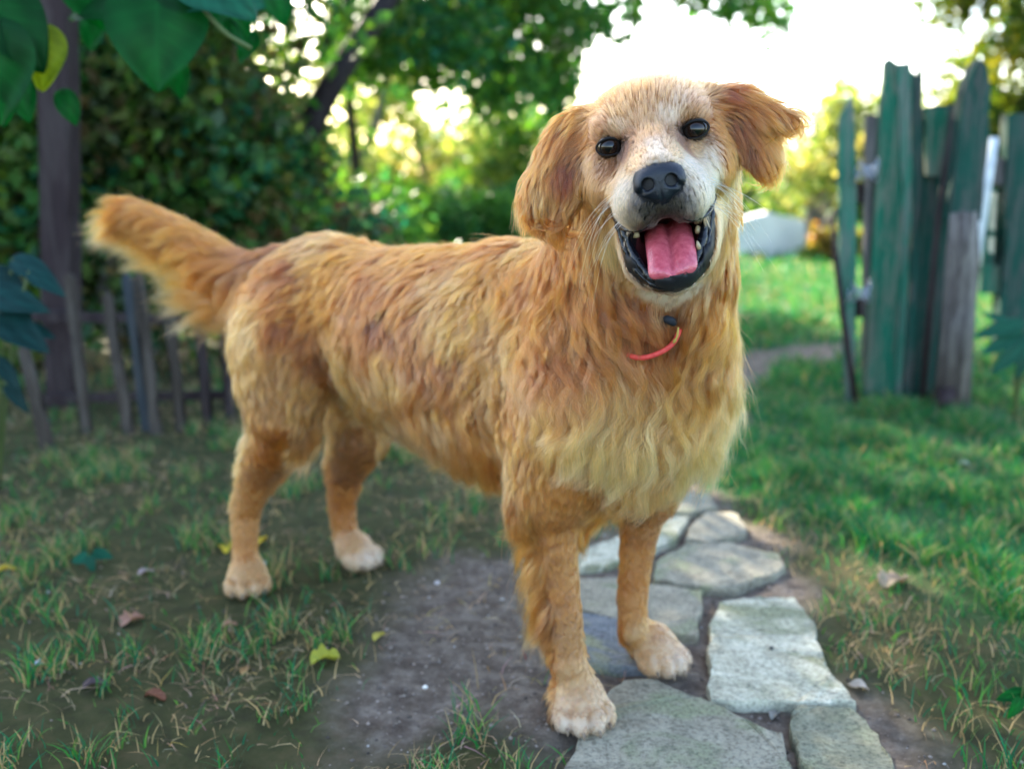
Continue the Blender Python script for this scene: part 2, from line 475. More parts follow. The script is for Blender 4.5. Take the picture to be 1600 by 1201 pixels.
# eyes
em = Mat('dog_eye', 0.03, 0.42); ea = em.n('ShaderNodeAttribute'); ea.attribute_name = 'tint'
em.l(ea.outputs['Color'], em.b.inputs['Base Color']); em.b.inputs['Coat Weight'].default_value = 0.0; em.b.inputs['Coat Roughness'].default_value = 0.02
lidm = Mat('eyelid_skin', 0.5, 0.2).col((0.005, 0.004, 0.005)).m
for s in (-1, 1):
    bm = bmesh.new(); bmesh.ops.create_uvsphere(bm, u_segments=40, v_segments=28, radius=1.24)
    me = bpy.data.meshes.new('eye'); bm.to_mesh(me); bm.free()
    c = np.array([s * 3.92, -0.03, -0.12])
    co = np.array([v.co[:] for v in me.vertices])          # pole of the sphere looks along z, toward the viewer
    r2 = np.hypot(co[:, 0] , co[:, 1]); col = np.tile([0.02, 0.014, 0.012, 1.0], (len(co), 1))
    front = co[:, 2] > 0
    bulge = front & (r2 < 0.75); co[bulge, 2] += 0.10 * (1 - (r2[bulge] / 0.75) ** 2)
    col[front & (r2 < 0.72)] = (0.016, 0.007, 0.004, 1); col[front & (r2 < 0.44)] = (0.002, 0.002, 0.003, 1)
    co = co + c; co = HEAD_O + 0.01 * (co @ HM) - DOG0
    me.vertices.foreach_set('co', co.astype(np.float32).ravel()); me.polygons.foreach_set('use_smooth', [True] * len(me.polygons))
    a = me.color_attributes.new('tint', 'FLOAT_COLOR', 'POINT'); a.data.foreach_set('color', col.astype(np.float32).ravel())
    me.materials.append(em.m); me.update()
    eye = link(bpy.data.objects.new('eye', me), dog)
    th = np.linspace(0, 2 * math.pi, 41)[:-1]
    X = 1.23 * np.cos(th) - s * 0.10 * (np.cos(th) * -s > 0) * np.abs(np.cos(th)) ** 3 * 3.2
    Y = 0.75 * np.sin(th) + 0.04 - 0.22 * np.clip(-s * np.cos(th), 0, 1) ** 2
    Z = np.sqrt(np.clip(1.30 ** 2 - (X * 0.85) ** 2 - Y ** 2, 0.05, None)) + 0.22
    P = np.stack([X + c[0], Y + c[1], Z + c[2] - 0.16], 1); P = np.vstack([P, P[:2]])
    V, F = tube(P, 0.10 + 0.03 * np.sin(np.append(th, th[:2])), 8, False)
    head_mesh('eyelid', V, F, lidm, eye)

# nose, from a small volume of its own
set_grid(HP(0, -3.9, 7.2) - 0.04, HP(0, -3.9, 7.2) + 0.04, 0.0009)
hell(0, -3.1, 7.2, 2.15, 1.25, 1.55, 0.006)
hell(0, -4.1, 7.5, 1.55, 1.55, 1.35, 0.006)
for s in (-1, 1):
    hell(s * 1.15, -3.75, 7.75, 1.12, 1.12, 1.15, 0.005)
hcone((0, -4.7, 7.9), (0, -5.2, 7.7), 0.85, 0.55, 0.005)
for s in (-1, 1):
    hcone((s * 0.98, -3.75, 9.3), (s * 1.05, -3.6, 7.8), 0.60, 0.42, 0.002, sub=True)
    hcone((s * 1.15, -4.0, 9.0), (s * 2.1, -4.55, 8.2), 0.32, 0.18, 0.003, sub=True)
hcone((0, -3.9, 9.12), (0, -6.2, 8.45), 0.11, 0.16, 0.0015, sub=True)
nv, nf_ = surface_nets(D); nv = GMIN + nv * G
nm = Mat('nose_leather', 0.38, 0.38).col((0.006, 0.0085, 0.015))
vor = nm.n('ShaderNodeTexVoronoi'); vor.inputs['Scale'].default_value = 900; nm.l(nm.coord(), vor.inputs['Vector'])
nm.bump(vor.outputs['Distance'], 0.45, 0.0006)
mesh_obj('nose', nv, nf_, nm.m, dog, DOG0)
put_grid(BODY_GRID)

# tongue
tm = Mat('tongue_flesh', 0.24, 0.5)
tm.col(tm.ramp(tm.noise(160, 5), [(0.35, (0.42, 0.060, 0.090)), (0.65, (0.58, 0.12, 0.155))]))
tm.b.inputs['Subsurface Weight'].default_value = 0.15; tm.b.inputs['Subsurface Radius'].default_value = (0.006, 0.002, 0.0015); tm.b.inputs['Subsurface Scale'].default_value = 0.5
tv2 = tm.n('ShaderNodeTexVoronoi'); tv2.inputs['Scale'].default_value = 600; tm.l(tm.coord(), tv2.inputs['Vector']); tm.bump(tv2.outputs['Distance'], 0.35, 0.0008)
cl = spline([(0, -8.6, -2.5), (0.02, -8.4, 0.5), (0.02, -9.2, 3.0), (0.0, -10.5, 5.0), (-0.10, -11.6, 6.1), (-0.14, -12.1, 6.5)], 40)
V, F = [], []; NS, NC = 40, 28
tt = np.gradient(cl, axis=0); tt /= np.linalg.norm(tt, axis=1)[:, None]
for i in range(NS):
    u = i / (NS - 1); w = 2.2 * (1.0 if u < 0.72 else math.sqrt(max(0.0, 1 - ((u - 0.72) / 0.285) ** 2))); w = max(w, 0.05)
    up = np.cross(tt[i], [1, 0, 0]); up = up / np.linalg.norm(up); up = up if up[1] > 0 else -up
    for j in range(NC):
        a = 2 * math.pi * j / NC; x = math.cos(a); h = math.sin(a)
        top = h > 0; g = math.exp(-(x / 0.13) ** 2) * 0.30 * (u > .2) if top else 0
        lift = 0.30 * (1 - (2 * abs(x) - 1) ** 2) * (h > 0) - 0.10 * abs(x) ** 3 + 0.07 * math.sin(9 * u + 3 * x) + 0.05 * math.sin(23 * u - 4 * x) * (abs(x) > .3) - 0.9 * max(0, u - 0.8) ** 1.2
        V.append(cl[i] + np.array([1, 0, 0]) * x * w + up * ((0.34 if top else 0.5) * h * min(1, w / 0.8) + lift * (w / 2.2) - g))
for i in range(NS - 1):
    for j in range(NC): F.append((i * NC + j, i * NC + (j + 1) % NC, (i + 1) * NC + (j + 1) % NC, (i + 1) * NC + j))
F.append(tuple(range(NC))); F.append(tuple((NS - 1) * NC + j for j in range(NC - 1, -1, -1)))
head_mesh('tongue', V, F, tm.m)

# lips: a wet dark rim round the lower jaw, pebbled
lm = Mat('lip_skin', 0.16, 0.42).col((0.0045, 0.0045, 0.007)); lm.bump(lm.noise(260, 3), 0.5, 0.002)
rim = spline([(-4.7, -5.3, 1.4), (-4.55, -6.5, 2.0), (-4.4, -8.0, 2.4), (-3.95, -9.9, 3.3), (-3.2, -11.5, 4.4), (-2.0, -12.75, 5.2), (-0.5, -13.15, 5.55), (1.0, -12.85, 5.4), (2.4, -11.7, 4.6), (3.5, -9.8, 3.3), (4.25, -7.8, 2.3), (4.5, -6.3, 2.0), (4.7, -4.9, 1.4)], 70)
k = np.linspace(-1, 1, 70)
V1, F1 = tube(rim * [0.975, 1, 1] + [0, .1, 0], 0.19 + 0.05 * np.sin(k * 31) + 0.04 * np.sin(k * 67 + 1) + 0.10 * (1 - k ** 2), 10)
inner = rim * [0.88, 1, 1] + [0, 0.62, 0.10]
V2, F2 = tube(inner, 0.40 + 0.06 * np.sin(k * 29 + 1) + 0.04 * np.sin(k * 71) + 0.05 * (1 - np.abs(k)), 10)
V, F = join([(V1, F1), (V2, F2)])
head_mesh('lower_lip', V, F, lm.m)
for s in (-1, 1):
    ul = spline([(s * 4.65, -6.2, 1.2), (s * 4.3, -6.75, 3.0), (s * 3.6, -7.35, 5.0), (s * 2.3, -7.55, 6.3), (s * 1.5, -7.2, 6.8)], 30)
    V, F = tube(ul, np.linspace(0.26, 0.10, 30), 8); head_mesh('upper_lip', V, F, lm.m)
# teeth
thm = Mat('tooth_enamel', 0.3, 0.5).col((0.34, 0.27, 0.16)).m
def tooth(p, d, r, h):
    p, d = np.asarray(p, float), norm(d)
    V, F = tube([p, p + d * h * 0.4, p + d * h * 0.8, p + d * h], [r, r * 0.95, r * 0.55, r * 0.12], 8)
    head_mesh('tooth', V, F, thm)
for x, y, z, r, h in ((2.75, -9.0, 3.0, 0.34, 0.7), (2.9, -8.2, 2.2, 0.42, 0.8), (2.5, -10.3, 4.5, 0.22, 0.8), (-2.9, -8.4, 2.4, 0.36, 0.65)):
    tooth((x, y, z), (-0.1 * np.sign(x), 1, 0.15), r, h)
# claws
cm_ = Mat('claw_horn', 0.35, 0.4); cm_.col(cm_.ramp(cm_.noise(120, 2), [(0.3, (0.10, 0.06, 0.04)), (0.7, (0.26, 0.19, 0.13))]))
for p, d in CLAWS:
    pts = spline([p - d * 0.006, p + d * 0.004 + [0, 0, 0.001], p + d * 0.0065 - [0, 0, 0.002], p + d * 0.0078 - [0, 0, 0.0055]], 8)
    V, F = tube(pts, np.linspace(0.0028, 0.0009, 8), 8); mesh_obj('claw', V, F, cm_.m, dog, DOG0)
# ------------------------------------------------------------------ the coat
from mathutils.bvhtree import BVHTree
tris = np.concatenate([bf[:, [0, 1, 2]], bf[:, [0, 2, 3]]])
BVH = BVHTree.FromPolygons([tuple(v) for v in bv], [tuple(int(i) for i in q) for q in bf])
T0, T1, T2 = bv[tris[:, 0]], bv[tris[:, 1]], bv[tris[:, 2]]
tcr = np.cross(T1 - T0, T2 - T0); tarea = np.linalg.norm(tcr, axis=1) / 2; tcen = (T0 + T1 + T2) / 3
tnor = grad(tcen)
# coat colours
_t = lambda *c: tuple(v ** 0.5 for v in c)
GO = _t(0.37, 0.122, 0.022); LI = _t(0.46, 0.195, 0.055); CR = _t(0.54, 0.29, 0.115); WH = _t(0.58, 0.45, 0.34); TA = _t(0.44, 0.20, 0.075)
RU_ = _t(0.28, 0.082, 0.015); DK = _t(0.12, 0.036, 0.010); GY = _t(0.035, 0.035, 0.045); BR = _t(0.20, 0.066, 0.018)
BB = _t(0.70, 0.30, 0.095); RF = _t(0.31, 0.10, 0.022)  # bib lightened to stand in for front light; ruff gold darkened, partly as shade
KEYS = []   # position, normal, direction, length, lift, wave, colour
def key(px, py, dx, dy, L, lift, wave, col, dz=0.0, mirror=False, w=1.0):
    """comb the coat where the pixel's ray meets the body: direction in the picture plane, dz toward the viewer"""
    r = ray(px, py); r = r / np.linalg.norm(r)
    hit = BVH.ray_cast(Vector(CAM), Vector(r))
    if hit[0] is None:
        hit = BVH.find_nearest(Vector(CAM + r * 1.2))
    p = np.array(hit[0]); n = grad(p[None])[0]
    d = norm(RGT * dx - UPV * dy - FWD * dz)
    KEYS.append((p, n, d, L * .01, lift, wave, col, w))
    if mirror:
        m = lambda v: v - 2 * ax_r * (v @ ax_r)
        o = between(0, 0, 0); q = p - 2 * ax_r * ((p - o) @ ax_r)
        h2 = BVH.find_nearest(Vector(q)); p2 = np.array(h2[0])
        KEYS.append((p2, grad(p2[None])[0], m(d), L * .01, lift, wave, col, w))
def key3(p, n, d, L, lift, wave, col, w=1.0):
    KEYS.append((np.asarray(p), norm(n), norm(d), L * .01, lift, wave, col, w))
K = key
# head
for a in [(1005, 145, -.12, -1, 1.6, .35, .1, (0.69, 0.48, 0.28)), (945, 155, -.7, -.75, 1.6, .35, .15, (0.69, 0.48, 0.28)), (1085, 135, .45, -.9, 1.6, .35, .1, (0.69, 0.48, 0.28)),
          (975, 180, -.4, -.9, 1.3, .35, .1, (0.68, 0.49, 0.30)), (1035, 155, .1, -1, 1.3, .35, .1, (0.68, 0.49, 0.30)), (1010, 175, -.1, -1, 1.3, .35, .1, (0.69, 0.49, 0.30)),
          (1015, 210, -.15, -1, .9, .3, .05, (0.72, 0.52, 0.34)), (1024, 240, -.1, -1, .6, .25, .05, WH), (1022, 228, -.1, -1, .7, .25, .05, WH),
          (1000, 245, -.7, -.6, .6, .25, .05, (0.78, 0.60, 0.44)), (1050, 235, .5, -.7, .6, .25, .05, (0.78, 0.60, 0.44)),
          (968, 200, -.5, -.9, 1.0, .35, .05, (0.77, 0.62, 0.48)), (1048, 180, .0, -1, 1.0, .35, .05, (0.79, 0.66, 0.53)), (935, 200, -.8, -.5, 1.0, .3, .05, (0.66, 0.47, 0.33)), (1095, 175, .7, -.7, 1.0, .3, .05, (0.66, 0.47, 0.33)),
          (915, 215, -.8, .2, 1.3, .3, .1, RU_), (925, 250, -.7, .6, 1.0, .25, .1, (0.60, 0.40, 0.24)), (950, 256, -.3, .9, .7, .2, .05, (0.56, 0.38, 0.25)),
          (1120, 200, .8, .4, 1.2, .3, .1, GO), (1130, 165, .7, .1, 1.3, .3, .1, GO),
          (980, 232, -.6, .4, .5, .2, 0, (0.30, 0.18, 0.12)), (1063, 220, .3, .8, .5, .2, 0, (0.40, 0.26, 0.18)),
          (905, 300, -.5, .85, 2.2, .3, .2, (0.56, 0.34, 0.16)), (930, 290, -.6, .75, 1.4, .25, .1, TA), (955, 290, -.7, .6, .9, .22, .05, (0.68, 0.47, 0.29)), (970, 270, -.8, .4, .7, .2, .05, (0.72, 0.52, 0.34)),
          (945, 330, -.6, .8, 1.3, .25, .1, (0.68, 0.48, 0.28)), (915, 350, -.4, .9, 2.4, .3, .2, (0.58, 0.36, 0.18)), (895, 380, -.2, 1, 3.2, .3, .3, RU_),
          (925, 410, -.1, 1, 3.2, .3, .3, GO), (950, 390, -.2, 1, 1.8, .25, .15, (0.74, 0.54, 0.32)), (970, 410, -.4, .9, 1.3, .22, .1, CR), (985, 430, -.5, .85, 1.3, .22, .1, CR),
          (1105, 240, .5, .75, 1.0, .22, .05, WH), (1115, 270, .5, .85, 1.2, .22, .1, (0.82, 0.70, 0.55)), (1085, 230, .6, .5, .7, .2, .05, (0.78, 0.62, 0.46)), (1075, 255, .7, .5, .6, .2, 0, WH),
          (1135, 250, .4, .9, 1.8, .3, .15, GO), (1130, 310, .3, .95, 1.8, .25, .15, (0.74, 0.56, 0.36)), (1145, 330, .2, 1, 3, .3, .3, GO), (1150, 380, .1, 1, 3.2, .3, .3, GO),
          (1118, 360, .3, 1, 1.2, .22, .1, CR), (1110, 400, .3, 1, 1.2, .22, .1, CR), (1128, 400, .1, 1, 2.6, .3, .2, LI),
          (975, 305, -.4, .9, .7, .2, .05, WH), (968, 335, -.3, 1, .8, .2, .05, WH), (995, 335, -.2, 1, .7, .2, .05, (0.62, 0.58, 0.56)), (1000, 315, -.3, 1, .5, .2, 0, (0.40, 0.38, 0.40)),
          (1093, 285, .5, .8, .7, .2, .05, WH), (1100, 310, .4, .9, .8, .2, .05, WH), (1075, 320, .2, 1, .7, .2, .05, (0.60, 0.58, 0.60)), (1065, 318, .1, 1, .45, .2, 0, (0.36, 0.36, 0.40)),
          (1035, 332, 0, 1, .4, .2, 0, GY), (1020, 335, -.1, 1, .45, .2, 0, GY), (1050, 328, .1, 1, .45, .2, 0, GY),
          (1050, 462, 0, 1, .9, .2, .05, WH), (1020, 455, -.3, 1, 1.0, .2, .05, WH), (1080, 450, .3, 1, 1.0, .2, .05, WH), (1095, 425, .4, .9, 1.1, .2, .05, WH)]:
    K(a[0], a[1], a[2], a[3], a[4], a[5], a[6], a[7], w=0.8)
for sg in (-1, 1):
    for an in range(0, 360, 30):
        x, y = math.cos(R(an)) * 1.7, math.sin(R(an)) * 1.1
        h_ = BVH.find_nearest(Vector(HP(sg * 3.95 + x, y, 1.2))); p_ = np.array(h_[0])
        inner_c = (x * -sg > 1.0)
        key3(p_, grad(p_[None])[0], (x * 0.6 + sg * .4) * hx + (y + (0.5 if y > 0 else -.3)) * hy, 0.55, .25, 0, (0.24, 0.17, 0.14) if inner_c else (0.38, 0.27, 0.20) if y < -.2 else (0.52, 0.38, 0.26), 0.08)
# ears
for a in [(895, 185, -.5, .8, 1.6, .25, .15, GO), (880, 210, -.35, .9, 2.0, .22, .2, RU_), (860, 235, -.4, .9, 2.2, .25, .25, GO), (885, 260, -.05, 1, 2.2, .2, .2, (0.34, 0.16, 0.06)),
          (825, 262, -.6, .75, 3.4, .3, .45, GO), (860, 290, -.1, 1, 2.6, .22, .3, (0.60, 0.38, 0.19)), (825, 300, -.35, .9, 3.6, .34, .6, GO), (845, 325, -.1, 1, 3.6, .3, .6, BR), (870, 325, .1, 1, 3.2, .3, .5, RU_), (812, 310, -.5, .8, 4.0, .35, .6, LI),
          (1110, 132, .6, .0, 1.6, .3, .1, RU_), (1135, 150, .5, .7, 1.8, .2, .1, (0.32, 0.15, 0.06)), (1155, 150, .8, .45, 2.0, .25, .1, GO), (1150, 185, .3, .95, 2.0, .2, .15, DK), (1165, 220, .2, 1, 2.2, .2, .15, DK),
          (1180, 180, .7, .6, 2.2, .22, .15, (0.62, 0.36, 0.19)), (1195, 205, .6, .7, 2.4, .22, .2, (0.66, 0.40, 0.22)), (1215, 205, .95, .25, 2.8, .25, .2, (0.66, 0.40, 0.24)), (1205, 240, .35, .9, 2.4, .22, .2, GO), (1195, 270, .2, 1, 2.0, .22, .15, RU_), (1230, 215, 1, .12, 2.4, .25, .2, TA)]:
    K(a[0], a[1], a[2], a[3], a[4] * 1.3, a[5], a[6], a[7], w=0.6)
for a in ((1008, 322), (1035, 324), (1062, 318), (1035, 338), (1020, 345), (1052, 342)):
    K(a[0], a[1], (a[0] - 1035) * .01, 1, .4, .18, 0, GY, w=1.5)
# neck and ruff
for a in [(900, 440, .35, .9, 4.5, .3, .5, RF), (950, 465, .5, .85, 4.5, .3, .5, RF), (1000, 488, .25, 1, 3.5, .3, .4, RU_), (1090, 485, -.1, 1, 4.0, .3, .4, GO), (1130, 460, -.05, 1, 5.0, .3, .5, GO), (1150, 430, .05, 1, 4.5, .3, .4, GO),
          (860, 400, -.2, 1, 4.5, .35, .5, RF), (850, 470, .2, .95, 6.0, .5, .7, GO), (825, 420, -.2, .95, 5.0, .45, .6, GO), (800, 385, -.8, .3, 3.5, .5, .4, RU_), (880, 530, .2, 1, 6.0, .35, .6, RF), (920, 540, .3, 1, 6.0, .3, .6, RF), (1030, 510, -.1, 1, 2.4, .2, .2, BR), (1060, 500, .0, 1, 2.4, .2, .2, BR), (850, 515, .1, 1, 5.5, .5, .7, GO),
          (960, 585, -.35, .95, 7.5, .35, .5, BB), (1000, 610, -.15, 1, 8, .35, .5, BB), (1050, 600, .05, 1, 8, .35, .5, BB), (1100, 560, .15, .95, 8, .25, .6, LI), (1125, 610, .2, .95, 8, .3, .7, BB), (1120, 670, .25, .95, 7.5, .35, .7, BB), (1075, 700, .15, 1, 7, .35, .5, BB), (1010, 700, -.1, 1, 7.5, .35, .5, BB), (950, 670, -.55, .85, 7.5, .4, .6, CR), (905, 640, -.8, .65, 6.5, .4, .6, LI), (1040, 740, .05, 1, 5, .3, .4, GO), (980, 750, -.05, 1, 5, .3, .4, LI)]:
    K(a[0], a[1], a[2], a[3], a[4] * (1.5 if a[1] < 660 else 0.85 if a[1] > 730 else 1.1), a[5] * 1.1, a[6] * 1.25, a[7])
# shoulder, flank, thigh, belly (mirrored to the far side)
for a in [(845, 590, -.2, 1, 2.6, .22, .5, TA), (860, 650, -.5, .9, 3.2, .3, .5, LI), (865, 720, -.3, 1, 1.7, .2, .3, LI), (895, 760, 0, 1, 1.2, .2, .2, LI), (870, 770, 0, 1, 1.2, .2, .2, LI), (800, 620, -.4, .9, 3.2, .3, .7, GO),
          (780, 450, -.7, .7, 4.0, .3, .9, LI), (790, 530, -.5, .85, 3.8, .3, .9, LI), (750, 420, -.9, .4, 3.8, .3, .8, LI), (760, 600, -.4, .9, 3.8, .3, .9, LI), (800, 700, -.3, .95, 3.4, .3, .6, LI), (720, 500, -.8, .7, 3.8, .3, .8, LI),
          (700, 410, -.95, .3, 3.4, .25, .6, GO), (640, 410, -1, .15, 3.2, .25, .5, GO), (560, 400, -1, .2, 3.2, .25, .5, GO), (610, 375, -1, 0, 2.6, .25, .3, LI), (500, 385, -1, .1, 2.8, .25, .4, LI), (690, 385, -1, .05, 2.6, .25, .3, LI), (750, 385, -1, .05, 2.8, .3, .3, GO),
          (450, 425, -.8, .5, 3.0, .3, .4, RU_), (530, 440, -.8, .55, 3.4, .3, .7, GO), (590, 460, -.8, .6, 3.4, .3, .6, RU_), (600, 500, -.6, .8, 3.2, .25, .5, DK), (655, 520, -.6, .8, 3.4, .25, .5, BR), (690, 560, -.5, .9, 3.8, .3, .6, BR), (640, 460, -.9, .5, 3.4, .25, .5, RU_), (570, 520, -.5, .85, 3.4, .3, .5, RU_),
          (700, 620, -.35, .95, 4.2, .3, .6, GO), (650, 620, -.3, .95, 5.0, .35, .6, GO), (600, 600, -.3, .95, 5.0, .4, .6, TA), (730, 680, -.2, 1, 5.0, .35, .5, GO), (670, 680, -.25, 1, 5.5, .35, .5, TA), (770, 730, -.15, 1, 5.0, .35, .5, GO), (620, 660, -.3, .9, 5.5, .35, .5, TA),
          (480, 480, -.7, .75, 3.4, .3, .7, GO), (440, 500, -.5, .85, 3.6, .3, .6, RU_), (500, 540, -.5, .85, 3.6, .3, .7, BR), (450, 560, -.3, .95, 3.2, .3, .5, TA), (400, 500, -.4, .9, 4.0, .35, .5, LI), (380, 545, -.3, .95, 3.8, .3, .5, LI), (375, 600, -.25, 1, 4.5, .35, .6, LI), (380, 650, -.15, 1, 3.5, .4, .5, LI),
          (430, 620, -.1, 1, 2.0, .22, .3, TA), (480, 620, -.4, .9, 2.6, .3, .5, TA), (530, 610, -.6, .8, 4.0, .35, .5, LI), (550, 560, -.5, .85, 4.5, .35, .6, LI), (430, 680, .0, 1, 1.3, .2, .2, GO), (465, 670, -.3, .95, 1.5, .22, .3, TA), (415, 715, 0, 1, 1.2, .2, .1, GO)]:
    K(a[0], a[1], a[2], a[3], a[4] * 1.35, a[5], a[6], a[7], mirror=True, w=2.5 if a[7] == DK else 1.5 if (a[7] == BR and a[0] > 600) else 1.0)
# lower legs and paws
for a in [(880, 810, 0, 1, 1.5, .2, .1, (0.64, 0.43, 0.25)), (880, 900, 0, 1, 1.1, .2, .05, (0.64, 0.43, 0.25)), (885, 1000, 0, 1, .9, .2, .05, (0.62, 0.45, 0.29)), (895, 1065, 0, 1, .8, .2, .0, (0.68, 0.53, 0.38)), (915, 1110, .3, .9, .7, .2, 0, (0.74, 0.61, 0.48)), (890, 1110, .1, .9, .7, .2, 0, (0.74, 0.61, 0.48)), (935, 1140, .5, .9, .5, .2, 0, WH), (885, 1140, .2, 1, .5, .2, 0, WH), (900, 900, 0, 1, 1.0, .2, .05, (0.64, 0.43, 0.25)),
          (1010, 830, -.1, 1, 1.2, .2, .1, (0.56, 0.38, 0.24)), (1000, 880, 0, 1, 1.0, .2, .05, (0.64, 0.43, 0.25)), (988, 950, 0, 1, .9, .2, .05, (0.64, 0.43, 0.25)), (995, 990, .2, 1, .8, .2, 0, (0.66, 0.50, 0.34)), (1030, 1030, .8, .6, .6, .2, 0, (0.74, 0.61, 0.48)), (1060, 1045, .9, .5, .5, .2, 0, WH), (1005, 1035, .5, .8, .6, .2, 0, (0.68, 0.53, 0.38)),
          (410, 740, -.1, 1, 1.3, .2, .1, (0.56, 0.37, 0.22)), (390, 790, 0, 1, 1.0, .2, .05, (0.64, 0.43, 0.25)), (383, 850, 0, 1, .9, .2, 0, (0.64, 0.43, 0.25)), (385, 900, 0, 1, .8, .2, 0, (0.66, 0.50, 0.34)), (390, 930, 0, 1, .6, .2, 0, (0.74, 0.61, 0.48)),
          (560, 690, -.1, 1, 1.8, .22, .2, (0.50, 0.33, 0.20)), (535, 740, -.1, 1, 1.2, .2, .1, (0.50, 0.33, 0.20)), (535, 800, 0, 1, 1.0, .2, .05, (0.56, 0.34, 0.16)), (545, 850, .3, .9, .8, .2, 0, (0.66, 0.50, 0.34)), (580, 880, .9, .4, .6, .2, 0, WH), (545, 880, .6, .7, .6, .2, 0, (0.74, 0.61, 0.48))]:
    K(a[0], a[1], a[2], a[3], a[4] * 0.66, a[5] * .6, 0, a[7], w=1.1)
# feathers on the back of the forelegs and thighs, tail plume, back of the head
back = -ax_f
for P_, cc, lf_ in ((nf, LI, 1.0), (ff, GO, 0.22)):
    for u, L in ((0.35, 5.0 * lf_), (1.0, 6.5 * lf_), (1.7, 6.5 * lf_), (2.4, 4.5 * lf_), (2.9, 1.6)):
        i = int(u); q = P_[i] * (1 - u + i) + P_[i + 1] * (u - i)
        for sd_ in (-0.4, 0.0, 0.4):
            n_ = norm(back + ax_r * sd_); key3(q + n_ * 0.022, n_, back * (0.75 if lf_ == 1 else 0.2) - ax_u * 0.75, L * 1.25, .7 if lf_ == 1 else .2, .35 * lf_, cc, 1.1)
for P_, cc in ((nh, CR), (fh, LI)):
    for u, L in ((0.3, 5.0), (0.9, 5.0), (1.5, 3.0), (2.1, 1.4)):
        i = int(u); q = P_[i] * (1 - u + i) + P_[i + 1] * (u - i)
        n_ = back; key3(q + n_ * 0.035, n_, back * 0.6 - ax_u * 0.85, L, .55, .4, cc, 0.9)
for u in (0.15, 0.3, 0.45, 0.6, 0.75, 0.9):
    for r_0 in (-0.04, 0.04):
        q = between(u, r_0, 0.25); h2 = BVH.find_nearest(Vector(q)); key3(h2[0], -ax_u + 0.2 * ax_r * np.sign(r_0), -ax_u * 0.9 - ax_f * 0.35, 7.5, .8, .45, TA if u < .7 else GO, 0.7)
tdir = norm(np.gradient(TAIL, axis=0))
for i in range(len(TAIL)):
    t_ = tdir[i]; u_ = norm(ax_u - t_ * (t_ @ ax_u)); s_ = np.cross(t_, u_); fr = i / (len(TAIL) - 1)
    key3(TAIL[i] + u_ * 0.02, u_, t_ + 0.08 * u_, 2.6 + 1.0 * fr, .10, .25, GO if i > 2 else BR, 0.4)
    dn = norm(-u_ * (0.95 - 0.85 * fr ** 1.5) + t_ * (0.50 + 1.3 * fr ** 1.5))
    key3(TAIL[i] - u_ * 0.02, -u_, dn, (4.0 if i < 1 else 17.0 * (1 - fr) ** 0.9 + 2.6), .9 - .65 * fr, .3, LI, 0.8)
    for sg in (-1, 1):
        key3(TAIL[i] + s_ * sg * 0.02, s_ * sg, norm(t_ * (0.65 + .7 * fr) - u_ * (0.85 - .8 * fr)), 10.5 * (1 - fr) + 2.8, .4 - .2 * fr, .35, GO if i > 1 else BR, 0.4)
for x, y, z, n_, d_ in ((0, 5, -7, (0, 1, -.3), (0, .1, -1)), (0, 3, -11, (0, .5, -1), (0, -.4, -1)), (-5.5, 1, -9, (-1, 0, -.3), (-.2, -.7, -.8)), (5.5, 1, -9, (1, 0, -.3), (.2, -.7, -.8)), (0, 0, -13, (0, .5, -1), (0, -.8, -.6)),
                        (3, 5, -6, (.4, 1, 0), (.2, .1, -1)), (-3, 5, -6, (-.4, 1, 0), (-.2, .1, -1))):
    key3(HP(x, y, z), np.array(n_) @ HM, np.array(d_) @ HM, 2.0 if z > -9 else 3.0, .3, .15, GO)
for sg in (-1, 1):       # behind the ears
    for x, y in ((8.5, 2), (9.5, -2), (10, -5)):
        key3(HP(sg * x, y, -5.2), -hz, -hy, 2.0, .2, .2, BR)
KP = np.array([k[0] for k in KEYS]); KN = np.array([k[1] for k in KEYS]); KD = np.array([k[2] for k in KEYS])
KV = np.array([[k[3], k[4], k[5], *k[6]] for k in KEYS]); KW = np.array([k[7] for k in KEYS])

vd = np.zeros((len(bv), 3))
for s0 in range(0, len(bv), 6000):
    e = slice(s0, s0 + 6000); ww = KW / (((bv[e][:, None] - KP[None]) ** 2).sum(2) + 2e-5) ** 2
    vd[e] = (ww / ww.sum(1, keepdims=True)) @ KV[:, 3:6]
keep = (skin.max(1) < 0.11) & ~((hc_[:, 2] > 4.4) & (hc_[:, 1] > -7.3) & (np.linalg.norm((hc_ - [0, -3.8, 8.2]) / [2.2, 1.8, 2.2], axis=1) > 1) & (np.abs(hc_[:, 0]) < 5))
skin = np.where(keep[:, None], skin, vd ** 2.0 * 0.8)
skin[(np.abs(hc_[:, 0]) < 2.4) & (hc_[:, 1] < -5.5) & (hc_[:, 2] > 3.5)] = (0.012, 0.012, 0.015)
ca.data.foreach_set('color', np.concatenate([skin, np.ones((len(bv), 1))], 1).astype(np.float32).ravel())
def sines(p, freq, seed, n=5):
    """a smooth random field made of a few plane waves"""
    r = np.random.default_rng(seed); v = 0
    for i in range(n):
        d = norm(r.normal(size=3)); v = v + np.sin(p @ d * freq * (0.6 + 0.9 * r.random()) + r.random() * 6.28)
    return v / math.sqrt(n)

